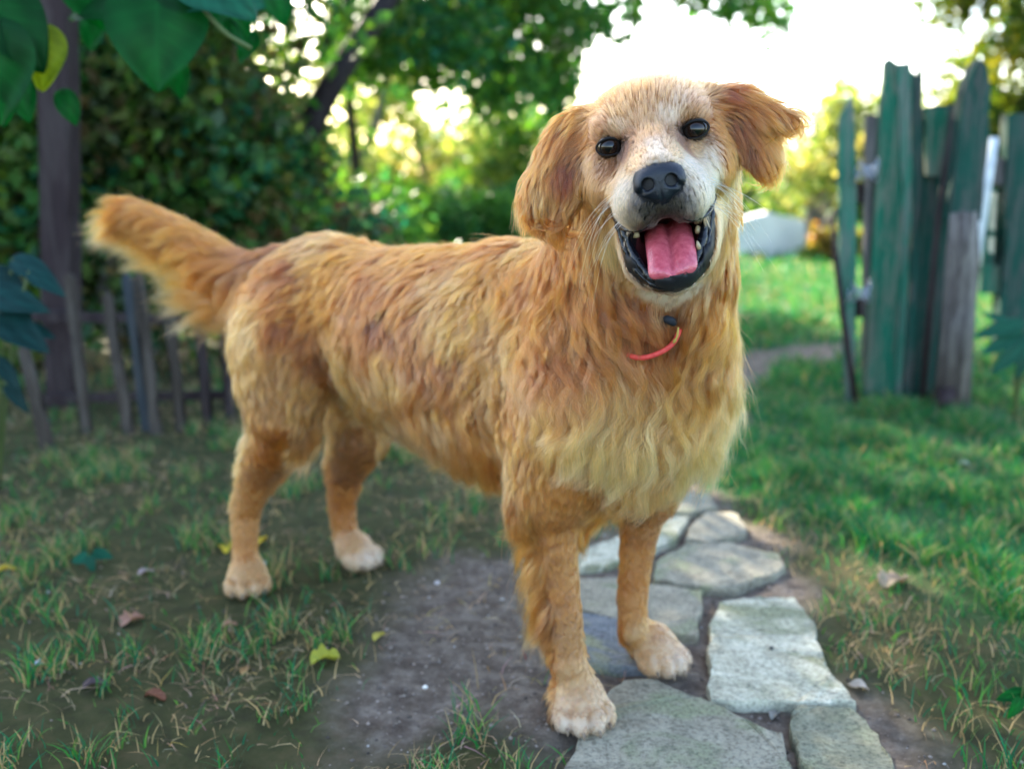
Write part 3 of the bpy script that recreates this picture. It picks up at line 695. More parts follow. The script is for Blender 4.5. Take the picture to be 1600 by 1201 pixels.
COLP = 2.0
def groom(seed, mask, gpa, per, spread, segs, wid, name, kids_mode=1.0):
    """mask: triangle weights; gpa: locks per square cm; per: hairs in a lock; spread: half width of a lock in m"""
    r = np.random.default_rng(seed)
    w = tarea * mask; ng = int(w.sum() * 1e4 * gpa)
    ti = r.choice(len(w), ng, p=w / w.sum()); a, b = r.random(ng), r.random(ng); fl = a + b > 1; a[fl], b[fl] = 1 - a[fl], 1 - b[fl]
    g0 = T0[ti] + a[:, None] * (T1 - T0)[ti] + b[:, None] * (T2 - T0)[ti]
    gn = grad(g0)
    d_ = np.zeros((ng, 3)); val = np.zeros((ng, KV.shape[1]))
    for s in range(0, ng, 4000):
        e = slice(s, s + 4000); dd = ((g0[e][:, None] - KP[None]) ** 2).sum(2) + 2.0e-5
        ww = KW / dd ** 1.6 * (0.02 + np.clip(gn[e] @ KN.T, 0, 1) ** 2.5); ww /= ww.sum(1, keepdims=True)
        d_[e] = ww @ KD; w2 = ww ** 1.3; w2 /= w2.sum(1, keepdims=True); val[e] = w2 @ KV
    L, lift, wave = val[:, 0], val[:, 1], val[:, 2]; col = val[:, 3:6]
    jit = sines(g0, 55, 11), sines(g0, 55, 12)
    sidev = np.cross(gn, norm(d_)); d_ = norm(d_) + sidev * (0.16 * jit[0][:, None] + 0.05 * r.normal(size=(ng, 1))) * np.clip(0.10 + wave[:, None] * 1.6, 0, 1)
    tan = norm(d_ - gn * (d_ * gn).sum(1, keepdims=True)) 
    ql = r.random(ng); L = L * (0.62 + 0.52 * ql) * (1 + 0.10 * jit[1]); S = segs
    lam = 0.054 + 0.014 * r.random(ng)
    ph = 2.8 * sines(g0, 34, 21) + 0.4 * r.normal(size=ng); ph2 = 2.8 * sines(g0, 34, 22) + 0.5 * r.normal(size=ng)
    lift = np.clip(lift * (0.45 + 1.05 * ql ** 1.3), .08, 1.3)
    tan0 = tan.copy()
    P = np.zeros((ng, S, 3)); p = g0 - gn * 0.0006; P[:, 0] = p
    cur = tan.copy(); nrm = gn.copy(); step = L / (S - 1)
    for i in range(1, S):
        t = i / (S - 1)
        dirv = cur + nrm * (lift * (1.15 - 1.1 * t))[:, None]
        bvec = np.cross(nrm, cur); s_arc = L * t
        wv = wave * np.clip(L / 0.03, 0.2, 1.0)
        coh = np.clip((0.060 - L) / 0.02, 0, 1)
        pc_ = 2 * math.pi * (p * tan0).sum(1) / 0.042 + 1.6 * jit[1]; pa_ = 2 * math.pi * s_arc / lam + ph
        wa_ = coh * np.sin(pc_) + (1 - coh) * np.sin(pa_); wb_ = coh * np.cos(pc_ + 0.6) + (1 - coh) * np.cos(2 * math.pi * s_arc / lam + ph2)
        dirv = dirv + bvec * ((1.0 + 0.5 * (1 - coh)) * wv * wa_)[:, None] + nrm * (0.55 * wv * wb_)[:, None]
        dirv = dirv - np.array([0, 0, 1.0]) * (np.clip(L - 0.03, 0, 0.07) * 9.0 * t)[:, None]
        p = p + norm(dirv) * step[:, None]
        q = tri(D, p); need = 0.0012 + 0.0035 * t * np.clip(L / 0.03, 0.1, 1)
        gg = grad(p); push = np.clip(need - q, 0, 0.01) * (np.abs(q) < 0.03)
        p = p + gg * push[:, None]
        nrm = norm(nrm * 0.5 + gg * 0.5); cur = norm(cur - nrm * (cur * nrm).sum(1, keepdims=True) * 0.5)
        P[:, i] = p
    # hairs of each lock
    N = ng * per; gi = np.repeat(np.arange(ng), per)
    t1 = norm(np.cross(gn, tan)); ang = r.random(N) * 2 * math.pi; rad = np.sqrt(r.random(N)) * spread * (0.55 + 0.95 * r.random(ng) ** 1.4)[gi] * (0.8 + 0.4 * r.random(N)) * np.clip(L[gi] / 0.03, 0.45, 1.7)
    off = t1[gi] * (np.cos(ang) * rad)[:, None] + tan[gi] * (np.sin(ang) * rad)[:, None]
    r0 = g0[gi] + off; r0 = r0 - grad(r0) * (tri(D, r0) + 0.0006)[:, None]; off = r0 - P[gi, 0]
    tt = np.linspace(0, 1, S)
    clump = np.clip((0.60 + 0.36 * r.random(N)) * kids_mode * np.clip(L[gi] / 0.026, 0.3, 1) * np.clip(wave[gi] * 1.6 + 0.35, 0.35, 1), 0, 0.97); fly = r.random(N) < 0.05; clump[fly] *= 0.2
    ls = 0.72 + 0.36 * r.random(N)                      # each hair its own length
    idx = tt[None, :] * ls[:, None] * (S - 1); i0 = np.clip(idx.astype(int), 0, S - 2); f = (idx - i0)[..., None]
    C = P[gi[:, None], i0] * (1 - f) + P[gi[:, None], i0 + 1] * f
    hw = (1 - clump[:, None] * tt[None, :] ** 0.85)
    C = C + off[:, None, :] * hw[..., None]
    wob = r.normal(size=(N, 1, 3)) * (0.028 + 0.10 * fly)[:, None, None] * L[gi][:, None, None] * (tt ** 1.5)[None, :, None]
    C = C + wob
    # colour: lock to lock and hair to hair; short under-locks darkened as painted shade
    sw_ = np.clip((L / 0.026), 0.25, 1)[:, None]
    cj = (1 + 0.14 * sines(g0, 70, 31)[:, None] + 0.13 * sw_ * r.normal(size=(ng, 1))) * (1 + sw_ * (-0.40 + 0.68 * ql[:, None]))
    warm = (0.05 * sines(g0, 30, 32) + 0.05 * r.normal(size=ng))[:, None] * np.array([0.25, 0.0, -0.9])
    hc = (col ** COLP * np.clip(cj, 0.4, 1.7) + col * warm)[gi] * (1 + 0.16 * r.normal(size=(N, 1)))
    pale = (r.random(N) < 0.06)[:, None]; hc = np.where(pale, hc * 0.6 + 0.22 * np.array([1, .80, .52]), hc)
    hc = np.clip(hc * np.array([0.98, 0.76, 0.60]) if name == 'body_fur' else hc * np.array([1.04, 0.83, 0.70]), 0.008, 0.90)
    rw = wid * (0.7 + 0.6 * r.random(N))[:, None] * np.clip(L[gi] / 0.03, 0.55, 1.25)[:, None] * np.clip(1.12 - tt[None, :] ** 2.2, 0.10, 1)
    cu = bpy.data.hair_curves.new(name); cu.add_curves([S] * N)
    cu.attributes['position'].data.foreach_set('vector', (C - DOG0).astype(np.float32).ravel())
    ra = cu.attributes.get('radius') or cu.attributes.new('radius', 'FLOAT', 'POINT')
    ra.data.foreach_set('value', rw.astype(np.float32).ravel())
    ca_ = cu.attributes.new('tint', 'FLOAT_COLOR', 'POINT')
    rt = np.clip(0.40 + 0.85 * tt, 0, 1.3)[None, :, None] * hc[:, None, :]; rt = np.concatenate([np.clip(rt, 0.005, .92), np.ones((N, S, 1))], 2)  # paler tips are natural; roots also darkened to paint shade between locks
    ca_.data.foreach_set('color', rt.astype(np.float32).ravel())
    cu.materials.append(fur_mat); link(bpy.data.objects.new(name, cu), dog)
    return N
fm = Mat('dog_hair'); fur_mat = fm.m; fm.t.nodes.remove(fm.b)
hb_ = fm.n('ShaderNodeBsdfHairPrincipled'); hb_.model = 'CHIANG'; hb_.parametrization = 'COLOR'
hb_.inputs['Roughness'].default_value = 0.38; hb_.inputs['Radial Roughness'].default_value = 0.55; hb_.inputs['Random Roughness'].default_value = 0.2
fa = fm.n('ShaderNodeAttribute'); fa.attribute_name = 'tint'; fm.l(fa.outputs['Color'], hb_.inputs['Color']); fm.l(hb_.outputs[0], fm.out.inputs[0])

th_ = head_cm(tcen)
t_cav = tri(CAVD, tcen)
eyed = np.minimum(np.linalg.norm((th_ - [-3.95, -0.02, 1.0]) / [1.36, 0.88, 2.2], axis=1), np.linalg.norm((th_ - [3.95, -0.02, 1.0]) / [1.36, 0.88, 2.2], axis=1))
drt = np.full(len(tcen), 99.0); nn_ = np.where((th_[:, 1] < -5) & (np.abs(th_[:, 0]) < 7) & (th_[:, 2] > -2))[0]
drt[nn_] = np.linalg.norm(th_[nn_][:, None] - rim0[None], axis=2).min(1)
front_ = (th_[:, 2] > 4.4) & (th_[:, 1] > -7.3) & (tnor @ hz > 0.05)
ok = (eyed > 1) & (front_ | ~((t_cav < 0.0022) & (np.abs(th_[:, 0]) < 6) & (th_[:, 1] < -4))) & (drt > 0.82) & ~((np.abs(th_[:, 0]) < 3.3) & (th_[:, 1] > -12.7) & (th_[:, 1] < -9) & (th_[:, 2] > 3)) & (tcen[:, 2] > 0.006)
ok &= ~(np.linalg.norm((th_ - [0, -3.8, 8.2]) / [2.05, 1.6, 1.7], axis=1) < 1)
is_head = (np.linalg.norm((th_ - [0, -3, -1.0]) / [9.5, 11.5, 9.5], axis=1) < 1) & (th_[:, 2] > -7.5)
is_ear = (np.abs(th_[:, 0]) > 6.4) & (th_[:, 2] > -7) & (th_[:, 1] > -9) & (np.abs(th_[:, 0]) < 16) & (np.abs(th_[:, 1]) < 9)
inner_ = (drt < 2.4) & (th_[:, 1] > -13.2) & (tnor @ hy > 0.15); ok &= ~inner_
farside = ((tcen - between(0)) @ ax_r < -0.02) & ~is_head & ~is_ear & ((tcen - between(0)) @ ax_f < 0.45)
is_bib = ((tcen - between(1.0, 0, 0.45)) @ ax_f > -0.03) & (tcen[:, 2] > 0.28)
is_tail = (np.min(np.linalg.norm(tcen[:, None] - TAIL[None, 2:], axis=2), axis=1) < 0.04)
legs = (tcen[:, 2] < 0.27) & ~is_head
face = ok & is_head & ~is_ear
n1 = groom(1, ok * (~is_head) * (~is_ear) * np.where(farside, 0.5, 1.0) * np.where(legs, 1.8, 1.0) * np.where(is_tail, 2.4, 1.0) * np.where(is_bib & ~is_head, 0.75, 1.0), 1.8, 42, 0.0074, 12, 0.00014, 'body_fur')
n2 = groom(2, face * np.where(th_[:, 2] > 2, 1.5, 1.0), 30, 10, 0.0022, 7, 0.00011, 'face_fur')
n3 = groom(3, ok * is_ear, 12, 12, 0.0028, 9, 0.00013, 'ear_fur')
print('HAIRS', n1, n2, n3)
# whiskers
r_ = np.random.default_rng(5); WC = []
for i in range(34):
    s = -1 if i % 2 else 1
    b0 = HP(s * (3.1 + 0.9 * r_.random()), -4.2 - 2.6 * r_.random(), 5.2 - 2.2 * r_.random())
    h_ = BVH.find_nearest(Vector(b0)); b0 = np.array(h_[0])
    d1 = norm(hx * s * (0.9 + .2 * r_.random()) - hy * (0.25 + .5 * r_.random()) + hz * (0.3 * r_.random())); ln = 0.030 + 0.028 * r_.random()
    WC.append(np.stack([b0 + d1 * ln * t - hy * (0.35 + 0.7 * (i % 3) / 2) * ln * t ** 2 - hz * 0.25 * ln * t ** 2 for t in np.linspace(0, 1, 8)]))
cu = bpy.data.hair_curves.new('whiskers'); cu.add_curves([8] * len(WC)); WC = np.array(WC)
cu.attributes['position'].data.foreach_set('vector', (WC - DOG0).astype(np.float32).ravel())
ra = cu.attributes.get('radius') or cu.attributes.new('radius', 'FLOAT', 'POINT')
ra.data.foreach_set('value', np.tile(np.linspace(0.00014, 0.00004, 8), len(WC)).astype(np.float32))
ca_ = cu.attributes.new('tint', 'FLOAT_COLOR', 'CURVE'); ca_.data.foreach_set('color', np.tile([0.80, 0.76, 0.7, 1], len(WC)).astype(np.float32))
cu.materials.append(fur_mat); link(bpy.data.objects.new('whiskers', cu), dog)
# ================================================================== GROUND, PATH, GRASS
def poly_px(pts, z=0.0): return np.array([GP(x, y, z)[:2] for x, y in pts])
def in_poly(P, poly):
    x, y = P[:, 0], P[:, 1]; c = np.zeros(len(P), bool); j = len(poly) - 1
    for i in range(len(poly)):
        xi, yi, xj, yj = *poly[i], *poly[j]
        c ^= ((yi > y) != (yj > y)) & (x < (xj - xi) * (y - yi) / (yj - yi + 1e-12) + xi); j = i
    return c
def poly_dist(P, poly):
    """signed distance to a polygon, negative inside"""
    d = np.full(len(P), 1e9)
    for i in range(len(poly)):
        a, b = poly[i - 1], poly[i]; ab = b - a
        h = np.clip(((P - a) @ ab) / (ab @ ab + 1e-12), 0, 1)[:, None]
        d = np.minimum(d, np.linalg.norm(P - a - h * ab, axis=1))
    return np.where(in_poly(P, poly), -d, d)
def nz(P, f, seed, n=6):
    q = np.column_stack([P[:, 0], P[:, 1], np.zeros(len(P))]); return sines2(q, f, seed, n)
def sines2(p, freq, seed, n=6):
    r = np.random.default_rng(seed); v = 0
    for i in range(n):
        a = r.random() * 6.283; d = np.array([math.cos(a), math.sin(a), 0]); v = v + np.sin(p @ d * freq * (0.5 + 1.2 * r.random()) + r.random() * 6.28)
    return v / math.sqrt(n)
STONES = [
 ([(975, 1066), (1012, 1062), (1060, 1078), (1130, 1108), (1222, 1150), (1246, 1240), (1250, 1300), (900, 1300), (868, 1240), (905, 1150), (935, 1098)], 'large grey flagstone under the near front paw at the bottom edge'),
 ([(1128, 940), (1190, 934), (1240, 936), (1268, 966), (1290, 1040), (1336, 1098), (1200, 1099), (1110, 1095), (1107, 1010), (1112, 965)], 'pale mottled flagstone right of the far front paw, largest of those wholly in view'),
 ([(1246, 1103), (1328, 1107), (1372, 1150), (1410, 1230), (1440, 1290), (1290, 1290), (1262, 1200), (1232, 1146)], 'greenish grey flagstone below the pale mottled one at the bottom right of the path'),
 ([(1078, 848), (1140, 850), (1214, 866), (1230, 888), (1146, 922), (1080, 916), (1024, 908), (1022, 880)], 'smooth grey five-cornered flagstone crossing the path beyond the front paws'),
 ([(905, 905), (960, 905), (1022, 914), (1099, 926), (1088, 997), (1030, 985), (900, 952)], 'grey flagstone just behind the far front leg'),
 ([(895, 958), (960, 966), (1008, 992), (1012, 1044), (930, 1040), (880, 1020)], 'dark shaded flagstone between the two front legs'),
 ([(1104, 801), (1152, 802), (1169, 832), (1110, 848), (1070, 843), (1082, 820)], 'small grey flagstone second from the far end of the visible path'),
 ([(1038, 810), (1078, 806), (1058, 840), (1022, 858), (1000, 850)], 'small pale flagstone tucked beside the far front leg'),
 ([(905, 862), (990, 832), (1012, 848), (985, 866), (950, 884), (905, 888)], 'small pale flagstone seen between the front legs'),
 ([(1050, 768), (1108, 772), (1120, 792), (1080, 803), (1046, 800)], 'farthest grey flagstone of the path below the chest fur'),
]
SP = [poly_px(p) for p, _ in STONES]
DIRT = [poly_px([(600, 890), (700, 880), (800, 870), (905, 830), (1010, 780), (1130, 760), (1240, 880), (1290, 960), (1360, 1100), (1480, 1300), (860, 1300), (850, 1160), (790, 1070), (720, 1080), (680, 1160), (590, 1300), (490, 1300), (570, 1130), (640, 1030), (660, 960)]),
        poly_px([(1120, 560), (1200, 540), (1330, 528), (1345, 556), (1230, 582), (1180, 620), (1120, 650)])]
PATHC = poly_px([(1130, 760), (1150, 700), (1170, 640), (1150, 590), (1120, 560), (1050, 600), (1040, 700), (1000, 790)])
WORN = poly_px([(1180, 790), (1270, 850), (1350, 880), (1450, 960), (1600, 1060), (1660, 1300), (1380, 1300), (1330, 1090), (1250, 940), (1150, 800)])
def fields(P):
    """what covers the ground at P: dirt share, lawn share, stone distance"""
    ds = np.min([poly_dist(P, s) for s in SP], axis=0)
    dd = np.minimum(np.minimum(poly_dist(P, DIRT[0]), poly_dist(P, DIRT[1])), poly_dist(P, PATHC) + 0.02)
    n = 0.055 * nz(P, 9, 1) + 0.03 * nz(P, 26, 2)
    dirt = np.clip(0.5 - (dd + n) / 0.09, 0, 1)
    side = np.clip((P[:, 0] - 0.05 - 0.09 * P[:, 1]) / 0.35 + 0.5, 0, 1)          # 1 on the right hand lawn
    side = side * np.clip(0.1 + (poly_dist(P, WORN) + 0.03 * nz(P, 20, 8)) / 0.13, 0, 1)
    return ds, dirt, side
# the sheet: fine near the camera, coarse to the horizon
gx = np.concatenate([-np.geomspace(60, 2.2, 26), np.arange(-2.15, 2.3, 0.022), np.geomspace(2.35, 60, 26)])
gy = np.concatenate([-np.geomspace(20, 0.4, 10), np.arange(0.4, 4.0, 0.022), np.geomspace(4.05, 150, 60)])
GXX, GYY = np.meshgrid(gx, gy, indexing='ij'); GPt = np.column_stack([GXX.ravel(), GYY.ravel()])
ds, dirt, side = fields(GPt)
near_m = np.clip(1.5 - np.hypot(GPt[:, 0], GPt[:, 1]) / 5, 0, 1)
gzv = -0.005 + near_m * (-0.004 * np.clip(1 - ds / 0.05, 0, 1) - 0.003 * dirt + 0.0016 * nz(GPt, 60, 5) + 0.0016 * nz(GPt, 110, 15) + 0.002 * nz(GPt, 17, 6)) + 0.0
gzv = np.minimum(gzv, -0.001)
nxg, nyg = len(gx), len(gy)
ii = np.arange(nxg * nyg).reshape(nxg, nyg)
gf = np.stack([ii[:-1, :-1], ii[1:, :-1], ii[1:, 1:], ii[:-1, 1:]], -1).reshape(-1, 4)
gm = Mat('ground_soil', 0.95, 0.15)
atn = gm.n('ShaderNodeAttribute'); atn.attribute_name = 'cover'
sp_ = gm.n('ShaderNodeSeparateColor'); gm.l(atn.outputs['Color'], sp_.inputs[0])
soil = gm.ramp(gm.noise(38, 10, 0.7), [(0.30, (0.060, 0.042, 0.032)), (0.5, (0.135, 0.105, 0.082)), (0.72, (0.26, 0.215, 0.175))])
moss = gm.ramp(gm.noise(22, 8, 0.7), [(0.3, (0.028, 0.026, 0.012)), (0.5, (0.050, 0.052, 0.018)), (0.75, (0.10, 0.075, 0.035))])
lawn = gm.ramp(gm.noise(14, 8, 0.75), [(0.3, (0.016, 0.050, 0.016)), (0.55, (0.032, 0.095, 0.028)), (0.75, (0.09, 0.10, 0.04))])
c1 = gm.mix(sp_.outputs[1], moss, lawn); c2 = gm.mix(sp_.outputs[0], c1, soil)
gm.col(c2); gm.bump(gm.noise(140, 8, 0.75), 0.8, 0.006)
ground = mesh_obj('ground', np.column_stack([GPt, gzv]), gf, gm.m)
gc = ground.data.color_attributes.new('cover', 'FLOAT_COLOR', 'POINT')
gc.data.foreach_set('color', np.column_stack([dirt, side, np.zeros(len(side)), np.ones(len(side))]).astype(np.float32).ravel())
tag(ground, kind='structure')
# flagstones
def stone_mat(name, a, b, c):
    m = Mat(name, 0.85, 0.25)
    base = m.ramp(m.noise(26, 9, 0.7, dist=0.4), [(0.3, a), (0.5, b), (0.72, c)])
    spk = m.ramp(m.noise(190, 4, 0.7), [(0.36, (0.5, 0.5, 0.5)), (0.5, (1, 1, 1)), (0.7, (1.25, 1.25, 1.22))])
    lich = m.ramp(m.noise(9, 5, 0.6, dist=1.2), [(0.50, (0, 0, 0)), (0.62, (1, 1, 1))])
    m.col(m.mix(lich, m.mix(1.0, base, spk, 'MULTIPLY'), m.mix(1.0, (0.21, 0.215, 0.13), spk, 'MULTIPLY')))
    h = m.mix(0.5, m.noise(60, 10, 0.75), m.noise(14, 4)); m.bump(h, 0.75, 0.006); return m.m
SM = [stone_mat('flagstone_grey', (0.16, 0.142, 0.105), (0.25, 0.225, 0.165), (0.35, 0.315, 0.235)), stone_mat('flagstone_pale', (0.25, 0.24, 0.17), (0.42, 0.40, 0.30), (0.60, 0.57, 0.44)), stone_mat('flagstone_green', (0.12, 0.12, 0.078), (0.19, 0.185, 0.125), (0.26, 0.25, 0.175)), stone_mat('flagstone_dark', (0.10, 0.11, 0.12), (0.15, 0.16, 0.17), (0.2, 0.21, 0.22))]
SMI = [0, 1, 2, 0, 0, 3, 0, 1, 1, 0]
for k, (poly, (pp, lab)) in enumerate(zip(SP, STONES)):
    r = np.random.default_rng(100 + k); pts = []
    for i in range(len(poly)):
        a, b = poly[i], poly[(i + 1) % len(poly)]; n = max(2, int(np.linalg.norm(b - a) / 0.010))
        for j in range(n): pts.append(a + (b - a) * j / n)
    pts = np.array(pts); cen = pts.mean(0)
    pts = pts + 0.0012 * r.normal(size=pts.shape) + 0.0022 * np.column_stack([np.sin(np.arange(len(pts)) * .7 + k), np.cos(np.arange(len(pts)) * .5 + k)])
    bm = bmesh.new(); rings = []
    for ins, z in ((-0.002, -0.03), (0.0, -0.001), (0.0012, 0.0024), (0.0035, 0.0032)):
        d = norm(pts - cen); q = pts - d * ins
        rings.append([bm.verts.new((x, y, z + (0.0012 * r.normal() if ins > 0.003 else 0.0004))) for x, y in q])
    n = len(pts)
    for a, b in zip(rings[:-1], rings[1:]):
        for i in range(n): bm.faces.new((a[i], a[(i + 1) % n], b[(i + 1) % n], b[i]))
    f = bm.faces.new(rings[-1]); bmesh.ops.triangulate(bm, faces=[f])
    bmesh.ops.recalc_face_normals(bm, faces=bm.faces)
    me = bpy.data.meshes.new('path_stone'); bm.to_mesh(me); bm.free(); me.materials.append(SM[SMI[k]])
    tag(link(bpy.data.objects.new('path_stone', me)), lab, 'stone', 'flagstones of the garden path')

def ground_z(P):
    ds, dirt, side = fields(P)
    nm = np.clip(1.5 - np.hypot(P[:, 0], P[:, 1]) / 5, 0, 1)
    return np.minimum(-0.005 + nm * (-0.004 * np.clip(1 - ds / 0.05, 0, 1) - 0.003 * dirt + 0.0016 * nz(P, 60, 5) + 0.0016 * nz(P, 110, 15) + 0.002 * nz(P, 17, 6)), -0.001)
def blades(name, P, H, W, lean, col, kind_label, mat, flat=0.0, curl=0.5, zoff=None):
    """one mesh of grass blades: three levels, the last one narrow"""
    r = np.random.default_rng(abs(hash(len(P))) % 999); n = len(P)
    z0 = ground_z(P) - 0.002
    az = r.random(n) * 6.283; fac = r.random(n) * 6.283
    ld = np.column_stack([np.cos(az), np.sin(az), np.zeros(n)]); wd = np.column_stack([np.cos(fac), np.sin(fac), 0.25 * r.normal(size=n)])
    base = np.column_stack([P, z0]); V = []
    for t, wf in ((0, 1.0), (0.40, 0.9), (0.75, 0.6), (1.0, 0.08)):
        up = H * (t - curl * 0.35 * t * t * lean) * (1 - flat); out = H * lean * (t ** 1.7)
        c = base + ld * out[:, None]; c[:, 2] += up + (flat * H * 0.15 * np.sin(3.1 * t))
        V += [c - wd * (W * wf / 2)[:, None], c + wd * (W * wf / 2)[:, None]]
    V = np.stack(V, 1).reshape(-1, 3)
    b = (np.arange(n) * 8)[:, None]
    F = np.concatenate([b + np.array([[0, 1, 3, 2]]), b + np.array([[2, 3, 5, 4]]), b + np.array([[4, 5, 7, 6]])])
    o = mesh_obj(name, V, F, mat)
    a = o.data.color_attributes.new('tint', 'FLOAT_COLOR', 'POINT')
    C = np.repeat(np.column_stack([np.clip(col, 0.003, 0.9), np.ones(n)]), 8, axis=0); a.data.foreach_set('color', C.astype(np.float32).ravel())
    tag(o, kind='stuff'); o['label'] = kind_label
    return o
blade_mat = leaf_mat('grass_blade', trans=0.35, rough=0.5)
def scatter(n, x0, x1, y0, y1, rr):
    return np.column_stack([rr.uniform(x0, x1, n), rr.uniform(y0, y1, n)])
rg = np.random.default_rng(21)
def visible_ground(P, m=90):
    zc = P[:, 1] * math.cos(PITCH) + CAM_H * math.sin(PITCH)
    px = 800 + FPX * P[:, 0] / zc
    return (np.abs(px - 800) < 800 + m) & (P[:, 1] > 0.80)
GREENS = np.array([(0.030, 0.165, 0.050), (0.045, 0.200, 0.045), (0.018, 0.135, 0.060), (0.090, 0.210, 0.045), (0.020, 0.130, 0.070)])
parts_ = []
for (x0, x1, y0, y1, n, hs, ws) in ((-2.2, 2.4, 0.8, 3.0, 420000, 1.0, 1.0), (-3.0, 4.0, 3.0, 6.5, 260000, 1.25, 2.2), (-5, 7, 6.5, 13, 120000, 1.6, 5.0)):
    P = scatter(n, x0, x1, y0, y1, rg); P = P[visible_ground(P)]
    ds, dirt, side = fields(P)
    tuft = nz(P, 24, 31) + 0.7 * nz(P, 60, 32); big = nz(P, 5, 33)
    dens = side * np.clip(0.50 + 0.30 * big + 0.40 * tuft, 0.06, 1) + (1 - side) * np.clip(0.04 + 0.42 * (tuft - 0.55 + 0.6 * big), 0.02, 0.85)
    dens = np.maximum(dens, 0.10 * (P[:, 0] > 0.15))
    dens *= np.clip(1 - 1.15 * dirt, 0.0, 1) + 0.05 * (tuft > 1.1) * (dirt > .5)
    dens *= (ds > 0.004)
    keep = rg.random(len(P)) < dens; P = P[keep]; side = side[keep]; tuft = tuft[keep]
    n = len(P)
    H = (0.014 + 0.024 * rg.random(n) ** 1.5 + 0.018 * np.clip(tuft, 0, 1.5)) * hs * (0.85 + 0.20 * side)
    W = (0.0011 + 0.0016 * rg.random(n)) * ws
    col = GREENS[rg.integers(0, len(GREENS), n)] * (0.7 + 0.6 * rg.random((n, 1)))
    dry = rg.random(n) < (0.12 + 0.22 * (1 - side)); col[dry] = np.array([0.42, 0.31, 0.15]) * (0.6 + 0.6 * rg.random((dry.sum(), 1)))
    parts_.append((P, H, W, 0.25 + 0.75 * rg.random(n), col))
blades('grass', *[np.concatenate([p[i] for p in parts_]) for i in range(5)], 'short green grass, dense on the right lawn and patchy on the left', blade_mat)
P = scatter(90000, -2.0, 2.2, 0.8, 3.2, rg); P = P[visible_ground(P)]; ds, dirt, side = fields(P)
cl_ = nz(P, 13, 41) + 0.6 * nz(P, 40, 42)
keep = (rg.random(len(P)) < np.clip(0.22 + 0.45 * cl_, 0.03, 0.85) * (1 - 0.75 * dirt) * (0.55 + 0.45 * (1 - side))) & (ds > 0.006); P = P[keep]; n = len(P)
col = np.array([0.46, 0.33, 0.18]) * (0.45 + 0.8 * rg.random((n, 1))) + 0.03 * rg.normal(size=(n, 3))
blades('dry_grass', P, 0.014 + 0.034 * rg.random(n), 0.0008 + 0.0012 * rg.random(n), 0.7 + 0.5 * rg.random(n), col, 'straw coloured dead grass lying between the green tufts', blade_mat, flat=0.72)
# crumbs of soil and grit on the bare earth
P = scatter(130000, -1.2, 1.4, 0.8, 2.6, rg); P = P[visible_ground(P)]; ds, dirt, side = fields(P)
P = P[(rg.random(len(P)) < 0.02 + 0.5 * dirt) & (ds > 0.002)]; n = len(P)
r_s = 0.0006 + 0.0034 * rg.random(n) ** 4; z0 = ground_z(P)
oct_ = np.array([(1, 0, 0), (-1, 0, 0), (0, 1, 0), (0, -1, 0), (0, 0, .8), (0, 0, -.5)]); of_ = np.array([(0, 2, 4), (2, 1, 4), (1, 3, 4), (3, 0, 4), (2, 0, 5), (1, 2, 5), (3, 1, 5), (0, 3, 5)])
V = (np.column_stack([P, z0])[:, None] + oct_[None] * r_s[:, None, None] * (0.7 + 0.6 * rg.random((n, 6, 1)))).reshape(-1, 3)
F = (of_[None] + (np.arange(n) * 6)[:, None, None]).reshape(-1, 3)
grit_m = Mat('grit', 0.9, 0.2); ga = grit_m.n('ShaderNodeAttribute'); ga.attribute_name = 'tint'; grit_m.l(ga.outputs['Color'], grit_m.b.inputs['Base Color'])
go = mesh_obj('grit', V, F, grit_m.m); a = go.data.color_attributes.new('tint', 'FLOAT_COLOR', 'POINT')
C = np.array([0.18, 0.145, 0.12]) * (0.3 + 1.5 * rg.random((n, 1))); C[rg.random(n) < .04] = (0.4, 0.38, 0.35)
a.data.foreach_set('color', np.repeat(np.column_stack([C, np.ones(n)]), 6, 0).astype(np.float32).ravel()); tag(go, kind='stuff'); go['label'] = 'crumbs of soil and grit on the bare earth'
# fallen leaves, petals, pebbles
def curled_leaf(px, py, size, az, col, label, cat='leaf', name='fallen_leaf', shape='oval', group='fallen leaves on the ground'):
    r = np.random.default_rng(int(px * 7 + py)); nu, nv2 = 12, 7; V = []
    for i in range(nu):
        u = i / (nu - 1); w = math.sin(math.pi * min(1, u * 0.94 + 0.03)) ** 0.7 * (0.30 if shape == 'oval' else 0.44)
        if shape == 'lobed': w *= 1 + 0.30 * math.sin(u * 17)
        for j in range(nv2):
            v = 2 * j / (nv2 - 1) - 1
            z = 0.20 * v * v * w / 0.3 + 0.10 * math.sin(u * 5 + v) + 0.10 * u + 0.05
            V.append([(u - 0.5) * size, v * w * size, z * size])
    V = np.array(V); V[:, 2] += 0.02 * size * r.normal(size=len(V))
    c, s = math.cos(az), math.sin(az); V = V @ np.array([[c, s, 0], [-s, c, 0], [0, 0, 1]])
    g = GP(px, py); g[2] = float(ground_z(np.array([g[:2]]))[0]) + 0.001
    F = [(i * nv2 + j, (i + 1) * nv2 + j, (i + 1) * nv2 + j + 1, i * nv2 + j + 1) for i in range(nu - 1) for j in range(nv2 - 1)]
    m = leaf_mat('fallen_leaf', attr=False, color=col, trans=0.25, rough=0.6)
    o = mesh_obj(name, V + g, F, m, None); o.data.transform(Matrix.Translation(-Vector(g))); o.location = Vector(g)
    md = o.modifiers.new('thickness', 'SOLIDIFY'); md.thickness = 0.0005
    tag(o, label, cat, group)
